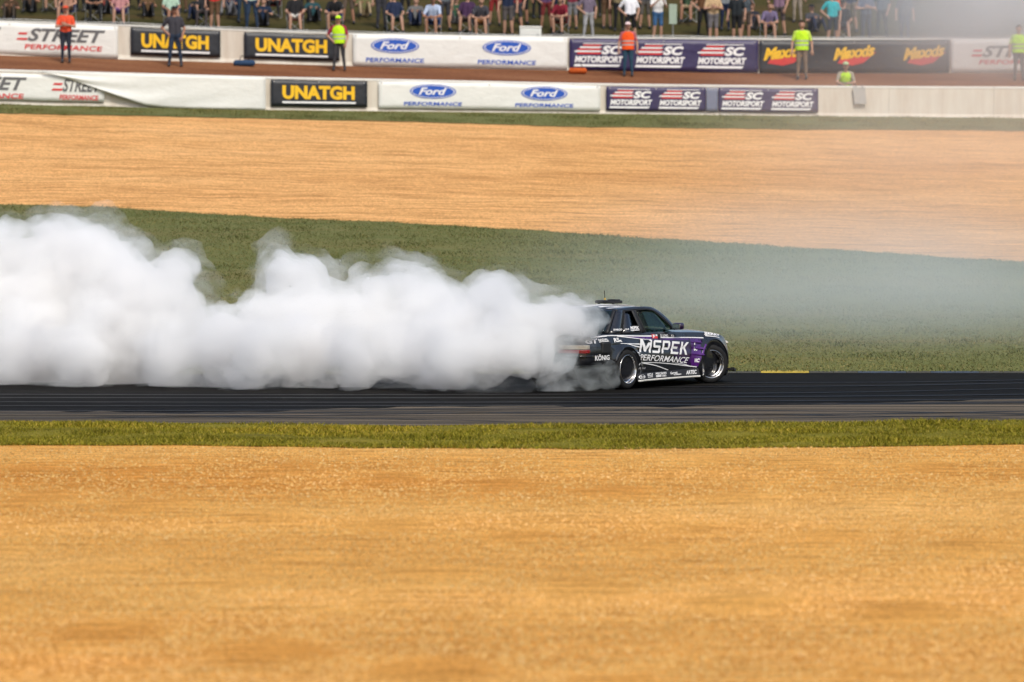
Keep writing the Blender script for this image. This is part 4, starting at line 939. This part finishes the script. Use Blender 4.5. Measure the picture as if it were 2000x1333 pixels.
LOW = [(1165, 728, 30, 73.6), (1120, 738, 34, 73.2), (1185, 742, 18, 73.7), (1080, 745, 34, 73.0), (1150, 752, 16, 73.4), (1095, 690, 34, 72.7), (1135, 632, 34, 73.2), (1158, 622, 26, 73.4)]
nm = puffs(LOW, 3, 9, .05, .06, .12); nm.materials.append(wisp_mat('wheel_smoke', (.88, .965, .98), 3.0, 2.6, .38, .72, .25, .1, 5.0))
o = link(bpy.data.objects.new('wheel_smoke', nm)); tag(o, 'wisps of bluish smoke curling off the right rear tyre', None, None, 'stuff')
# drifting smoke from an earlier run
def veil(name, c, rad, dens, col, label, seed):
    m, n, l, p = nodes(name); n.remove(p); tc = n.new('ShaderNodeTexCoord'); ln = n.new('ShaderNodeVectorMath'); ln.operation = 'LENGTH'; l.new(tc.outputs['Object'], ln.inputs[0])
    mr = n.new('ShaderNodeMapRange'); mr.interpolation_type = 'SMOOTHSTEP'; mr.inputs[1].default_value = .15; mr.inputs[2].default_value = 1.0; mr.inputs[3].default_value = 1; mr.inputs[4].default_value = 0; l.new(ln.outputs['Value'], mr.inputs[0])
    t = noise(n, l, 1.6, 4, .55); t.noise_dimensions = '4D'; t.inputs['W'].default_value = seed
    m2 = n.new('ShaderNodeMapRange'); m2.inputs[1].default_value = .32; m2.inputs[2].default_value = .68; m2.inputs[3].default_value = .5; m2.inputs[4].default_value = 1.3; l.new(t.outputs[0], m2.inputs[0])
    a = n.new('ShaderNodeMath'); a.operation = 'MULTIPLY'; l.new(mr.outputs[0], a.inputs[0]); l.new(m2.outputs[0], a.inputs[1])
    b_ = n.new('ShaderNodeMath'); b_.operation = 'MULTIPLY'; l.new(a.outputs[0], b_.inputs[0]); b_.inputs[1].default_value = dens
    v = n.new('ShaderNodeVolumeScatter'); v.inputs['Color'].default_value = (*col, 1); v.inputs['Anisotropy'].default_value = .1; l.new(b_.outputs[0], v.inputs['Density']); l.new(v.outputs[0], n['Material Output'].inputs['Volume'])
    bm = bmesh.new(); bmesh.ops.create_icosphere(bm, subdivisions=4, radius=1); o = from_bm(name, bm, m); o.location = c; o.scale = rad
    return tag(o, label, None, None, 'stuff')
veil('drifting_smoke', at(1720, 620, 87.5), (9.5, 8.0, 3.6), .15, (.82, .97, .97), 'thin blue grey smoke hanging over the grass in front of the car', 1.3)
veil('drifting_smoke', at(2010, 20, 149), (8.0, 7.0, 3.6), .27, (.90, .95, .95), 'thick grey smoke drifting over the spectators at the right', 4.1)
veil('drifting_smoke', at(1950, 300, 120), (11.0, 10.0, 4.5), .045, (.96, .97, .98), 'faint smoke over the right end of the far gravel trap', 7.7)
# ------------------------------------------------------------------ people
SKIN = [flat('skin_%s' % 'abc'[i], c, .6, var=.08, scale=12) for i, c in enumerate([(.42, .235, .16), (.34, .17, .105), (.20, .10, .06)])]
M['feature'] = flat('eye_and_mouth', (.04, .02, .02), .5)
_cm = {}
def cloth(c):
    if c not in _cm: _cm[c] = flat('cloth', c, .9, var=.22, scale=9, spec=.15)
    return _cm[c]
POSES = {
    # name: pelvis, chest, head-lean, knees (R,L), ankles, elbows, wrists   (x right of the figure as seen, front = -y)
    'stand': dict(pel=(0, 0, .93), ch=(0, 0, 1.34), kn=((-.10, -.02, .50), (.11, -.01, .50)), an=((-.12, .03, .08), (.14, .02, .08)), el=((-.29, .02, 1.12), (.30, .02, 1.12)), wr=((-.30, -.08, .88), (.31, -.07, .88))),
    'phone': dict(pel=(0, 0, .93), ch=(0, .01, 1.34), kn=((-.11, -.02, .50), (.12, 0, .50)), an=((-.15, .02, .08), (.13, .04, .08)), el=((-.27, -.12, 1.14), (.27, -.10, 1.14)), wr=((-.10, -.30, 1.34), (.10, -.30, 1.34))),
    'hip': dict(pel=(.02, 0, .93), ch=(0, .01, 1.34), kn=((-.12, -.03, .50), (.15, 0, .50)), an=((-.16, .02, .08), (.20, .03, .08)), el=((-.38, .06, 1.15), (.30, -.02, 1.12)), wr=((-.20, -.05, .98), (.24, -.12, .88))),
    'fold': dict(pel=(0, 0, .93), ch=(0, .02, 1.34), kn=((-.10, -.01, .50), (.10, -.02, .50)), an=((-.11, .03, .08), (.12, .0, .08)), el=((-.29, -.06, 1.13), (.29, -.06, 1.13)), wr=((-.02, -.21, 1.16), (.03, -.19, 1.20))),
    'chair': dict(pel=(0, .05, .53), ch=(0, .13, .93), kn=((-.14, -.38, .53), (.15, -.36, .54)), an=((-.16, -.42, .08), (.19, -.48, .08)), el=((-.29, .02, .70), (.29, .02, .70)), wr=((-.20, -.22, .63), (.20, -.20, .63))),
    'chair_lean': dict(pel=(0, .05, .53), ch=(.02, -.08, .90), kn=((-.16, -.38, .53), (.14, -.40, .54)), an=((-.15, -.34, .08), (.17, -.46, .08)), el=((-.27, -.24, .66), (.27, -.24, .66)), wr=((-.06, -.40, .62), (.07, -.42, .64))),
    'ground': dict(pel=(0, .1, .13), ch=(0, .22, .52), kn=((-.16, -.26, .50), (.15, -.30, .46)), an=((-.14, -.50, .08), (.18, -.58, .08)), el=((-.28, .0, .38), (.28, .0, .38)), wr=((-.14, -.24, .46), (.14, -.25, .45))),
    'crouch': dict(pel=(0, .1, .42), ch=(0, -.08, .78), kn=((-.18, -.32, .44), (.16, -.22, .16)), an=((-.17, -.18, .08), (.16, .22, .09)), el=((-.28, -.26, .58), (.27, -.24, .56)), wr=((-.14, -.42, .52), (.10, -.44, .54))),
}
def build_pose(name):
    P = POSES[name]; V = Vector; pel, ch = V(P['pel']), V(P['ch']); ax = (ch - pel).normalized(); X = V((1, 0, 0))
    seg = []
    for s in (-1, 1):
        seg.append((pel + X * s * .075, ch + X * s * .075, .115, .112, 'torso')); seg.append((pel + X * s * .085, pel + X * s * .085 - V((0, 0, .02)), .12, .115, 'hip'))
    seg.append((ch + ax * .07 - X * .13, ch + ax * .07 + X * .13, .082, .082, 'torso'))
    nk = ch + ax * .13; hd = nk + ax * .10 + V((0, -.02, .07)); seg.append((nk, hd, .058, .052, 'skin'))
    seg.append((hd + V((0, -.02, -.025)), hd + V((0, .005, .055)), .070, .092, 'head')); seg.append((hd + V((0, -.085, -.005)), hd + V((0, -.098, -.028)), .012, .017, 'head'))
    for s in (-1, 1): seg.append((hd + V((s * .088, .01, .015)), hd + V((s * .090, .015, -.02)), .015, .013, 'head'))
    for i, s in enumerate((-1, 1)):
        sh = ch + ax * .07 + X * s * .185; e, w_ = V(P['el'][i]), V(P['wr'][i]); m_ = sh.lerp(e, .72)
        seg += [(sh, m_, .068, .055, 'torso'), (m_, e, .050, .043, 'skin'), (e, w_, .043, .030, 'skin')]
        h = w_ + (w_ - e).normalized() * .07; seg.append((w_, h, .030, .036, 'skin'))
        hp = pel + X * s * .09; k, a = V(P['kn'][i]), V(P['an'][i]); m_ = hp.lerp(k, .9)
        seg += [(hp, m_, .098, .070, 'leg'), (m_, k, .062, .056, 'shin'), (k, k.lerp(a, .35), .056, .058, 'shin'), (k.lerp(a, .35), a, .058, .040, 'shin'), (a, a + V((0, -.15, -.035)), .045, .040, 'shoe'), (a, a + V((0, .05, -.035)), .045, .042, 'shoe')]
    bm = bmesh.new()
    for A, B, ra, rb, _ in seg: capsule(bm, A, B, ra, rb, 12, 3)
    me = bpy.data.meshes.new('b'); bm.to_mesh(me); bm.free(); o = bpy.data.objects.new('b', me); COL.objects.link(o)
    rm = o.modifiers.new('r', 'REMESH'); rm.mode = 'VOXEL'; rm.voxel_size = .02; sm = o.modifiers.new('s', 'SMOOTH'); sm.iterations = 3
    nm = evaluated(o); bpy.data.objects.remove(o)
    c = np.array([p.center for p in nm.polygons]); best = np.full(len(c), 9.); lab = np.zeros(len(c), int); idx = {'skin': 0, 'head': 0, 'torso': 1, 'hip': 2, 'leg': 2, 'shin': 3, 'shoe': 4}
    for A, B, ra, rb, rg in seg:
        A_, B_ = np.array(A), np.array(B); d = B_ - A_; t = np.clip(((c - A_) @ d) / max(d @ d, 1e-9), 0, 1); q = np.linalg.norm(c - A_ - t[:, None] * d, axis=1) - (ra + (rb - ra) * t)
        u = q < best; best[u] = q[u]; lab[u] = idx[rg]
    ti = (c - np.array(pel)) @ np.array(ax); lab[(lab == 1) & (ti < .02)] = 2
    # fingers, eyes and mouth joined to the same mesh
    bm = bmesh.new(); bm.from_mesh(nm)
    for i, fc in enumerate(bm.faces): fc.material_index = int(lab[i]); fc.smooth = True
    nb = len(bm.faces)
    for i, s in enumerate((-1, 1)):
        e, w_ = V(P['el'][i]), V(P['wr'][i]); d = (w_ - e).normalized(); side = d.cross(V((0, 1, .2))).normalized(); fwd = side.cross(d).normalized(); base = w_ + d * .085
        for k, ln in enumerate((.062, .072, .068, .052)):
            a = base + side * (-.030 + .020 * k); b_ = a + d * ln * .6 + fwd * .008; capsule(bm, a, b_, .0095, .009, 6, 1); capsule(bm, b_, b_ + d * ln * .35 + fwd * .03, .009, .007, 6, 1)
        a = w_ + d * .03 - side * s * .030; b_ = a + d * .035 - side * s * .028; capsule(bm, a, b_, .011, .010, 6, 1); capsule(bm, b_, b_ + d * .03 + fwd * .01, .010, .008, 6, 1)
    bm.faces.ensure_lookup_table(); n1 = len(bm.faces)
    for s in (-1, 1): ellipsoid(bm, hd + V((s * .032, -.083, .022)), (.013, .008, .008), 8, 6)
    ellipsoid(bm, hd + V((0, -.084, -.050)), (.024, .008, .007), 8, 6)
    bm.faces.ensure_lookup_table()
    for i in range(nb, len(bm.faces)): bm.faces[i].material_index = 0 if i < n1 else 5; bm.faces[i].smooth = True
    bm.to_mesh(nm); bm.free()
    for k in range(6): nm.materials.append(M['feature'])
    # hair, cap and vest meshes for the pose
    def shell(c0, rad, cutz, cuty, n=12):
        b2 = bmesh.new(); bmesh.ops.create_uvsphere(b2, u_segments=18, v_segments=12, radius=1, matrix=Matrix.Translation(c0) @ Matrix.Diagonal((*rad, 1)))
        kill = [v for v in b2.verts if v.co.z < cutz and v.co.y < cuty]; bmesh.ops.delete(b2, geom=kill, context='VERTS'); m2 = bpy.data.meshes.new('h'); 
        for fc in b2.faces: fc.smooth = True
        b2.to_mesh(m2); b2.free(); return m2
    hc = hd + V((0, .016, .055)); hair = shell(hc, (.102, .104, .100), hc.z + .005, hc.y + .02)
    b2 = bmesh.new(); bmesh.ops.create_uvsphere(b2, u_segments=18, v_segments=12, radius=1, matrix=Matrix.Translation(hc) @ Matrix.Diagonal((.106, .110, .104, 1)))
    bmesh.ops.delete(b2, geom=[v for v in b2.verts if v.co.z < hc.z + .012], context='VERTS')
    q = [(x_, -.10 - .10 * math.sqrt(max(0, 1 - (x_ / .085) ** 2)), .012) for x_ in np.linspace(-.085, .085, 11)] + [(x_, -.085, .02) for x_ in np.linspace(.085, -.085, 11)]
    fc = b2.faces.new([b2.verts.new(V(p) + hc) for p in q]); r = bmesh.ops.extrude_face_region(b2, geom=[fc]); bmesh.ops.translate(b2, verts=[e for e in r['geom'] if isinstance(e, bmesh.types.BMVert)], vec=(0, 0, .010))
    capm = bpy.data.meshes.new('cap'); b2.to_mesh(capm); b2.free()
    rings = [(-.06, .205, .150), (.10, .208, .148), (.26, .212, .142), (.38, .220, .140), (.47, .195, .122), (.525, .10, .085)]
    Yv = ax.cross(X).normalized()
    def vest(sel, grow):
        b2 = bmesh.new(); vr = []
        for t, rx, ry in sel: vr.append([b2.verts.new(pel + ax * (t + .02) + X * math.cos(2 * math.pi * k / 24) * (rx + grow) + Yv * math.sin(2 * math.pi * k / 24) * (ry + grow)) for k in range(24)])
        for a, b_ in zip(vr, vr[1:]):
            for k in range(24): f_ = b2.faces.new((a[k], a[(k + 1) % 24], b_[(k + 1) % 24], b_[k])); f_.smooth = True
        m2 = bpy.data.meshes.new('v'); b2.to_mesh(m2); b2.free(); return m2
    bands = [vest([(t, .2075, .148), (t + .045, .209, .147)], .006) for t in (.07, .19)]
    return dict(body=nm, hair=hair, cap=capm, vest=vest(rings, 0), bands=bands)
_pose = {}
def person(px, D, pose, label, top, bottom, shin=None, shoe=(.05, .05, .055), skin=0, hair=(.03, .02, .012), cap=None, vest=None, rz=0.0, sc=1.0, group=None, dz=0.0):
    if pose not in _pose: _pose[pose] = build_pose(pose)
    Q = _pose[pose]; X = (px - 1000) / FPX * D
    o = bpy.data.objects.new('person', Q['body']); COL.objects.link(o); o.location = (X, D, float(ground_z([X], [D])[0]) + dz); o.rotation_euler = (0, 0, rz); o.scale = (sc,) * 3
    for k, m_ in enumerate([SKIN[skin], cloth(top), cloth(bottom), cloth(bottom) if shin == 'pants' else SKIN[skin], cloth(shoe), M['feature']]):
        o.material_slots[k].link = 'OBJECT'; o.material_slots[k].material = m_
    def ch(name, me, m_, par=o):
        c = bpy.data.objects.new(name, me); COL.objects.link(c); c.parent = par
        if not me.materials: me.materials.append(M['feature'])
        c.material_slots[0].link = 'OBJECT'; c.material_slots[0].material = m_; return c
    ch('hair', Q['hair'], cloth(hair))
    if cap: ch('cap', Q['cap'], cloth(cap))
    if vest:
        v_ = ch('safety_vest', Q['vest'], cloth(vest))
        for b_ in Q['bands']: ch('reflective_band', b_, M['steel_band'], v_)
    return tag(o, label, 'person', group)
M['steel_band'] = flat('reflective_tape', (.40, .42, .40), .35, .2)
# folding camp chair
def chair_parts():
    d = {}
    b2 = bmesh.new(); box(b2, (-.25, -.20, .40), (.25, .24, .425), .01, 1); d['seat'] = [b2]
    b2 = bmesh.new(); box(b2, (-.25, -.012, 0), (.25, .012, .50), .008, 1); bmesh.ops.transform(b2, verts=b2.verts, matrix=Matrix.Translation((0, .25, .42)) @ Matrix.Rotation(-.22, 4, 'X')); d['backrest'] = [b2]
    d['leg'] = [tube(p, .011, 6) for p in ([(-.26, -.22, 0), (.26, -.20, .41)], [(.26, -.22, 0), (-.26, -.20, .41)], [(-.27, .24, 0), (-.25, .36, .92)], [(.27, .24, 0), (.25, .36, .92)])]
    d['armrest'] = [tube([(s * .28, -.20, .60), (s * .28, .30, .60)], .018, 6) for s in (-1, 1)] ; d['arm_post'] = [tube([(s * .27, -.20, .41), (s * .28, -.20, .60)], .010, 6) for s in (-1, 1)]
    return {k: [from_bm_data(b_) for b_ in v] for k, v in d.items()}
def from_bm_data(b_):
    m_ = bpy.data.meshes.new('chair_part'); b_.to_mesh(m_); b_.free(); m_.materials.append(M['steel']); return m_
CH = chair_parts()
def camp_chair(px, D, col, label, rz=0.0):
    X = (px - 1000) / FPX * D; r = empty('camp_chair', (X, D, float(ground_z([X], [D])[0])), rz)
    for k, ms in CH.items():
        for m_ in ms:
            c = bpy.data.objects.new(k, m_); COL.objects.link(c); c.parent = r
            c.material_slots[0].link = 'OBJECT'; c.material_slots[0].material = M['steel'] if k in ('leg', 'arm_post') else cloth(col)
    return tag(r, label, 'chair', 'camp chairs on the hillside')
SP = 'spectators on the hillside'; MA = 'marshals between the two walls'
K, NV, WH, GY, BR, KH = (.02, .02, .022), (.02, .028, .06), (.75, .75, .78), (.18, .18, .19), (.13, .075, .045), (.30, .23, .14)
def sd(px, off): return float(ROWS['stand'][0](px)) + off
crowd = [
 (62, 3.0, 'ground', 'person in dark brown shirt sitting on the grass at the far left', (.07, .045, .03), K, 'pants', 1, None),
 (133, .6, 'chair', 'seated person in tan shirt above the leftmost white banner', (.36, .2, .14), BR, None, 0, K),
 (183, 1.4, 'chair_lean', 'seated person dressed all in black at the left of the hillside', K, K, 'pants', 1, None),
 (236, .7, 'chair', 'seated person in dusty pink shirt on a blue chair', (.45, .22, .22), (.10, .05, .16), None, 0, BR),
 (336, .8, 'chair', 'seated person in mint green shirt above the marshal in black', (.36, .50, .40), BR, None, 1, None),
 (420, .6, 'stand', 'standing person in bright red shirt and brown shorts', (.55, .03, .03), BR, None, 0, K),
 (452, 3.6, 'ground', 'person in navy hoodie sitting up the slope behind the red shirt', NV, GY, 'pants', 0, None),
 (492, .9, 'hip', 'standing person in pale mint shirt and dark blue jeans', (.48, .58, .50), (.03, .05, .09), 'pants', 0, None),
 (577, .5, 'chair', 'seated person in black shirt and white shorts', K, (.62, .60, .55), None, 0, K),
 (654, .8, 'chair_lean', 'seated person in black shirt with bare legs above the marshal in the yellow cap', K, (.10, .07, .05), None, 0, K),
 (712, 4.2, 'ground', 'person in olive shirt sitting higher up between two groups', (.12, .12, .05), KH, 'pants', 1, None),
 (772, .9, 'chair', 'seated person in dark navy shirt above the left blue oval', NV, (.06, .07, .07), None, 0, None),
 (846, .5, 'chair_lean', 'seated person in light blue shirt with bare legs', (.42, .50, .66), NV, None, 1, WH),
 (938, .7, 'chair_lean', 'seated person in charcoal shirt with an orange towel on the lap', (.05, .05, .06), (.45, .22, .08), None, 0, None),
 (992, 1.0, 'stand', 'standing person in navy shirt left of the white cooler', NV, (.09, .08, .08), None, 0, K),
 (1066, 2.4, 'hip', 'standing person in plum shirt behind the white cooler', (.09, .05, .12), (.16, .03, .03), None, 1, (.5, .36, .10)),
 (1092, 5.0, 'phone', 'person in mustard shirt filming higher up the hill', (.48, .32, .06), NV, 'pants', 0, None),
 (1148, .6, 'hip', 'standing person in grey purple shirt and pale grey jeans', (.16, .13, .18), (.34, .34, .35), 'pants', 0, None),
 (1165, 5.2, 'fold', 'person in pink shirt with folded arms higher up the hill', (.50, .20, .24), K, 'pants', 0, None),
 (1230, .3, 'hip', 'standing person in white shirt and black shorts with hand on hip', (.78, .78, .84), K, None, 0, None),
 (1284, .8, 'phone', 'standing person in white shirt and blue shorts beside the white shirted one', (.70, .70, .70), (.05, .12, .25), None, 0, GY),
 (1345, 4.4, 'chair', 'seated person in dark green shirt up the slope', (.04, .07, .04), KH, None, 1, None),
 (1392, .5, 'fold', 'standing person in tan shirt and grey shorts with folded arms', (.48, .34, .20), (.15, .14, .15), None, 0, K),
 (1438, .6, 'stand', 'standing person in black shirt with teal cap above the navy banner', (.025, .03, .035), K, None, 0, (.03, .22, .28)),
 (1500, .9, 'chair_lean', 'seated person in faded purple shirt with bare legs', (.16, .13, .22), (.12, .09, .08), None, 0, None),
 (1556, 4.6, 'stand', 'person in sage shirt standing higher behind the tallest yellow vest', (.24, .30, .22), (.3, .25, .2), 'pants', 0, None),
 (1624, .4, 'hip', 'standing person in bright turquoise shirt and dark shorts', (.03, .38, .42), (.03, .035, .05), None, 0, None),
 (1640, 5.4, 'ground', 'person in orange red shirt sitting at the top of the frame', (.58, .10, .03), NV, None, 0, None),
 (1690, .8, 'fold', 'standing person in slate blue striped shirt near the smoke', (.10, .12, .18), (.05, .05, .07), 'pants', 0, WH),
 (100, 3.4, 'chair_lean', 'seated person in dark grey top behind the tan shirt', (.04, .04, .045), BR, None, 0, None),
 (208, 3.2, 'ground', 'person in brick red top on the slope behind the black clothes', (.22, .05, .04), K, 'pants', 0, None),
 (290, 2.8, 'ground', 'person in brown hoodie alone on the slope left of the mint shirt', (.10, .06, .03), K, 'pants', 1, K),
 (385, 2.6, 'ground', 'person in black top on the slope left of the red shirt', K, NV, 'pants', 0, None),
 (535, 3.4, 'chair', 'seated person in rust top up the slope right of the pale mint shirt', (.20, .07, .04), K, 'pants', 0, K),
 (612, 2.8, 'ground', 'person in dark teal top on the slope between two seated people in black', (.02, .06, .07), K, 'pants', 0, None),
 (812, 2.6, 'ground', 'person in grey top on the slope left of the light blue shirt', (.13, .13, .13), NV, 'pants', 0, None),
 (890, 3.2, 'ground', 'person in bottle green top on the slope right of the light blue shirt', (.03, .07, .04), GY, None, 0, WH),
 (965, 3.0, 'hip', 'standing person in black vest and red shorts behind the towel', K, (.25, .03, .03), None, 0, None),
 (1022, 3.4, 'stand', 'standing person in dark blue top behind the cooler at its left', (.03, .04, .10), K, None, 1, None),
 (1118, 2.6, 'stand', 'standing person in wine red top left of the pale grey jeans', (.18, .03, .05), GY, None, 0, K),
 (1185, 2.8, 'fold', 'standing person in brown top between pale grey jeans and white shirt', (.11, .07, .05), BR, None, 0, None),
 (1415, 3.0, 'stand', 'standing person in light blue cap and grey top behind the tan shirt', (.20, .22, .24), NV, 'pants', 0, (.2, .4, .55)),
 (1470, 3.2, 'ground', 'person in black top on the slope left of the faded purple shirt', (.03, .03, .04), GY, None, 0, None),
 (1590, 2.8, 'ground', 'person in charcoal top on the slope left of the turquoise shirt', (.06, .06, .07), NV, 'pants', 0, K),
 (1660, 2.9, 'hip', 'standing person in navy top between turquoise and slate shirts', (.03, .04, .09), (.2, .16, .12), None, 0, None),
 (22, 1.2, 'ground', 'person in chocolate jacket on the grass in the left corner', (.06, .035, .02), (.05, .04, .03), 'pants', 1, K),
 (158, 3.6, 'stand', 'person in maroon hoodie standing behind the tan shirt and black clothes', (.13, .02, .03), K, 'pants', 0, None),
 (262, 4.4, 'hip', 'person in denim jacket standing up the slope behind the dusty pink shirt', (.05, .08, .15), K, 'pants', 0, None),
 (358, 4.0, 'fold', 'person in forest green jacket standing behind the mint shirt', (.02, .06, .03), BR, 'pants', 1, None),
 (402, .9, 'chair', 'seated person in charcoal hoodie just left of the red shirt', (.04, .04, .045), (.06, .05, .05), 'pants', 0, None),
 (474, 2.2, 'stand', 'person in violet top standing left of the pale mint shirt', (.12, .05, .17), (.03, .05, .08), 'pants', 0, None),
 (515, 1.6, 'ground', 'person in dark navy jacket sitting right of the pale mint shirt', (.015, .025, .05), K, 'pants', 0, None),
 (596, 4.6, 'stand', 'person in burnt orange top standing up the slope above the white shorts', (.30, .10, .03), K, 'pants', 0, None),
 (680, 2.6, 'hip', 'person in espresso brown top standing right of the bare legged one in black', (.07, .04, .025), (.12, .09, .07), None, 1, None),
 (745, 1.8, 'stand', 'person in black jacket standing left of the dark navy shirt', (.018, .02, .02), (.05, .05, .06), 'pants', 0, K),
 (792, 4.0, 'phone', 'person in olive jacket filming behind the dark navy shirt', (.09, .09, .03), K, 'pants', 0, None),
 (868, 1.8, 'hip', 'person in steel grey top standing just right of the light blue shirt', (.11, .13, .15), (.05, .05, .06), None, 0, None),
 (912, 1.2, 'chair', 'seated person in dark plum top left of the orange towel', (.06, .03, .07), (.10, .07, .06), None, 0, None),
 (1008, 1.8, 'hip', 'person in dark red top standing close behind the cooler', (.16, .025, .03), (.05, .05, .06), None, 0, K),
 (1048, 4.6, 'fold', 'person in black jacket with folded arms high behind the cooler', (.02, .02, .025), K, 'pants', 0, None),
 (1095, 1.4, 'chair_lean', 'seated person in dark crimson top right of the cooler', (.20, .02, .035), (.08, .06, .05), None, 0, None),
 (1135, 3.8, 'phone', 'person in navy jacket filming behind the pale grey jeans', (.025, .03, .06), K, 'pants', 1, K),
 (1208, 2.4, 'stand', 'person in khaki top standing behind the left of the white shirt', (.20, .16, .09), K, 'pants', 0, None),
 (1258, 3.0, 'hip', 'person in dark grey top standing between the two white shirts', (.06, .06, .065), (.10, .09, .08), None, 0, None),
 (1372, 1.6, 'hip', 'person in brown leather jacket standing left of the tan shirt', (.12, .06, .03), K, 'pants', 0, None),
 (1455, 1.3, 'phone', 'person in slate top filming right of the teal cap', (.09, .11, .13), (.09, .07, .06), None, 0, None),
 (1520, 2.0, 'hip', 'person in mauve top standing right of the faded purple shirt', (.22, .14, .20), (.1, .08, .08), None, 0, None),
 (1645, 1.2, 'chair', 'seated person in black top just right of the turquoise shirt', (.025, .025, .03), (.06, .06, .07), None, 0, K),
 (1720, 2.0, 'hip', 'person in dull blue top standing at the edge of the smoke', (.07, .10, .14), K, 'pants', 0, None),
 (1765, 1.0, 'stand', 'person in dark clothes half hidden in the drifting smoke', (.06, .06, .07), NV, 'pants', 0, None),
]
for k, (px, off, pose, lab, top, bot, shin, sk, cp) in enumerate(crowd):
    D = sd(px, off)
    person(px, D, pose, lab, top, bot, shin, skin=sk, cap=cp, rz=random.uniform(-.35, .35), sc=random.uniform(.95, 1.04), group=SP, hair=random.choice([(.03, .02, .012), (.10, .06, .03), (.012, .012, .012), (.28, .18, .08)]))
    if pose.startswith('chair'):
        camp_chair(px, D + .04, random.choice([(.03, .05, .14), (.12, .02, .02), (.02, .07, .04), (.03, .03, .035)]), {133: 'camp chair under the person in the tan shirt', 183: 'camp chair under the person all in black', 236: 'camp chair under the person in dusty pink', 336: 'camp chair under the person in mint green', 577: 'camp chair under the person in white shorts', 654: 'camp chair under the bare legged person in black', 772: 'camp chair under the person in dark navy above the left oval', 846: 'camp chair under the person in light blue', 938: 'camp chair under the person with the orange towel', 100: 'camp chair under the person in dark grey behind the tan shirt', 402: 'camp chair under the person in the charcoal hoodie', 912: 'camp chair under the person in dark plum', 1095: 'camp chair under the person in dark crimson', 1645: 'camp chair under the person in black beside the turquoise shirt', 535: 'camp chair under the person in the rust top', 1345: 'camp chair under the person in dark green up the slope', 1500: 'camp chair under the person in faded purple'}[px])
def fd(px, off): return float(ROWS['fence'][0](px)) - off
HV = (.48, .80, .02)
person(130, fd(130, 1.5), 'fold', 'marshal in orange red shirt with folded arms before the leftmost white banner', (.70, .09, .04), (.03, .035, .05), 'pants', skin=0, cap=(.55, .08, .04), group=MA)
person(342, fd(342, 1.6), 'hip', 'broad marshal all in black with grey sleeves before a black banner', (.05, .05, .06), (.03, .045, .075), 'pants', skin=1, cap=K, sc=1.06, group=MA)
person(662, fd(662, 1.4), 'hip', 'marshal in yellow green vest and cap beside the white oval banner', (.30, .03, .06), (.05, .05, .055), 'pants', skin=0, cap=HV, vest=HV, sc=.97, group=MA)
person(1226, fd(1226, 1.4), 'stand', 'marshal in orange vest and blue jeans before the navy banner', (.40, .12, .14), (.03, .07, .11), 'pants', skin=0, cap=(.7, .55, .55), vest=(.85, .10, .02), sc=.97, group=MA)
person(1565, fd(1565, 1.5), 'stand', 'tall marshal in yellow green vest and khaki trousers before the black banner', (.50, .70, .10), (.20, .15, .11), 'pants', skin=0, cap=None, vest=HV, sc=1.06, group=MA)
person(1650, float(ROWS['wall'][0](1650)) + 1.5, 'crouch', 'crouching marshal in yellow green vest just behind the front wall', (.30, .26, .2), (.10, .10, .11), 'pants', skin=0, cap=(.4, .5, .3), vest=HV, dz=.25, group=MA)
person(1988, fd(1988, 1.6), 'stand', 'marshal in pale green vest in the smoke at the right edge', (.45, .60, .2), (.1, .1, .11), 'pants', skin=0, vest=HV, group=MA)
# things lying about
X = (1036 - 1000) / FPX * sd(1036, .2); D = sd(1036, .2); cz = float(ground_z([X], [D])[0])
r = empty('cooler', (X, D, cz + .02)); b2 = bmesh.new(); box(b2, (-.36, -.2, .0), (.36, .2, .40), .03, 2); from_bm('tub', b2, M['vinyl'], r); b2 = bmesh.new(); box(b2, (-.37, -.21, .405), (.37, .21, .47), .02, 2); from_bm('lid', b2, M['concrete_top'], r)
for s in (-1, 1): from_bm('handle', tube([(s * .37, -.1, .25), (s * .42, -.1, .28), (s * .42, .1, .28), (s * .37, .1, .25)], .012, 6), M['ink_grey'], r)
tag(r, 'white lidded cooler standing on the grass among the spectators', 'cooler')
X = (1312 - 1000) / FPX * sd(1312, .9); D = sd(1312, .9); cz = float(ground_z([X], [D])[0])
r = empty('notice_board', (X, D, cz)); b2 = bmesh.new(); box(b2, (-.10, -.015, .55), (.16, .015, 1.22), .006, 1); from_bm('board', b2, flat('pale_green_board', (.34, .42, .34), .7), r); from_bm('post', tube([(.03, .03, -.05), (.03, .03, 1.2)], .02, 6), M['steel'], r)
tag(r, 'pale green board on a post beside the person in white', 'board')
X = (1128 - 1000) / FPX * fd(1128, .9); D = fd(1128, .9); cz = float(ground_z([X], [D])[0])
r = empty('duffel_bag', (X, D, cz + .10)); b2 = bmesh.new(); capsule(b2, (-.2, 0, 0), (.2, 0, 0), .10, .10, 14, 3); from_bm('bag_body', b2, cloth((.45, .09, .02)), r, True); from_bm('strap', tube([(-.15, -.1, .1), (-.1, -.05, .24), (.1, -.05, .24), (.15, -.1, .1)], .012, 6), cloth(K), r)
tag(r, 'small orange duffel bag on the dirt below the navy banner', 'bag')
X = (478 - 1000) / FPX * fd(478, .9); D = fd(478, .9); cz = float(ground_z([X], [D])[0])
r = empty('duffel_bag', (X, D, cz + .10)); b2 = bmesh.new(); capsule(b2, (-.25, 0, 0), (.25, 0, 0), .10, .10, 14, 3); from_bm('bag_body', b2, cloth((.03, .06, .12)), r, True); from_bm('strap', tube([(-.15, -.08, .09), (-.1, -.04, .22), (.1, -.04, .22), (.15, -.08, .09)], .012, 6), cloth(K), r)
tag(r, 'long blue duffel bag on the dirt below the black and yellow banners', 'bag')
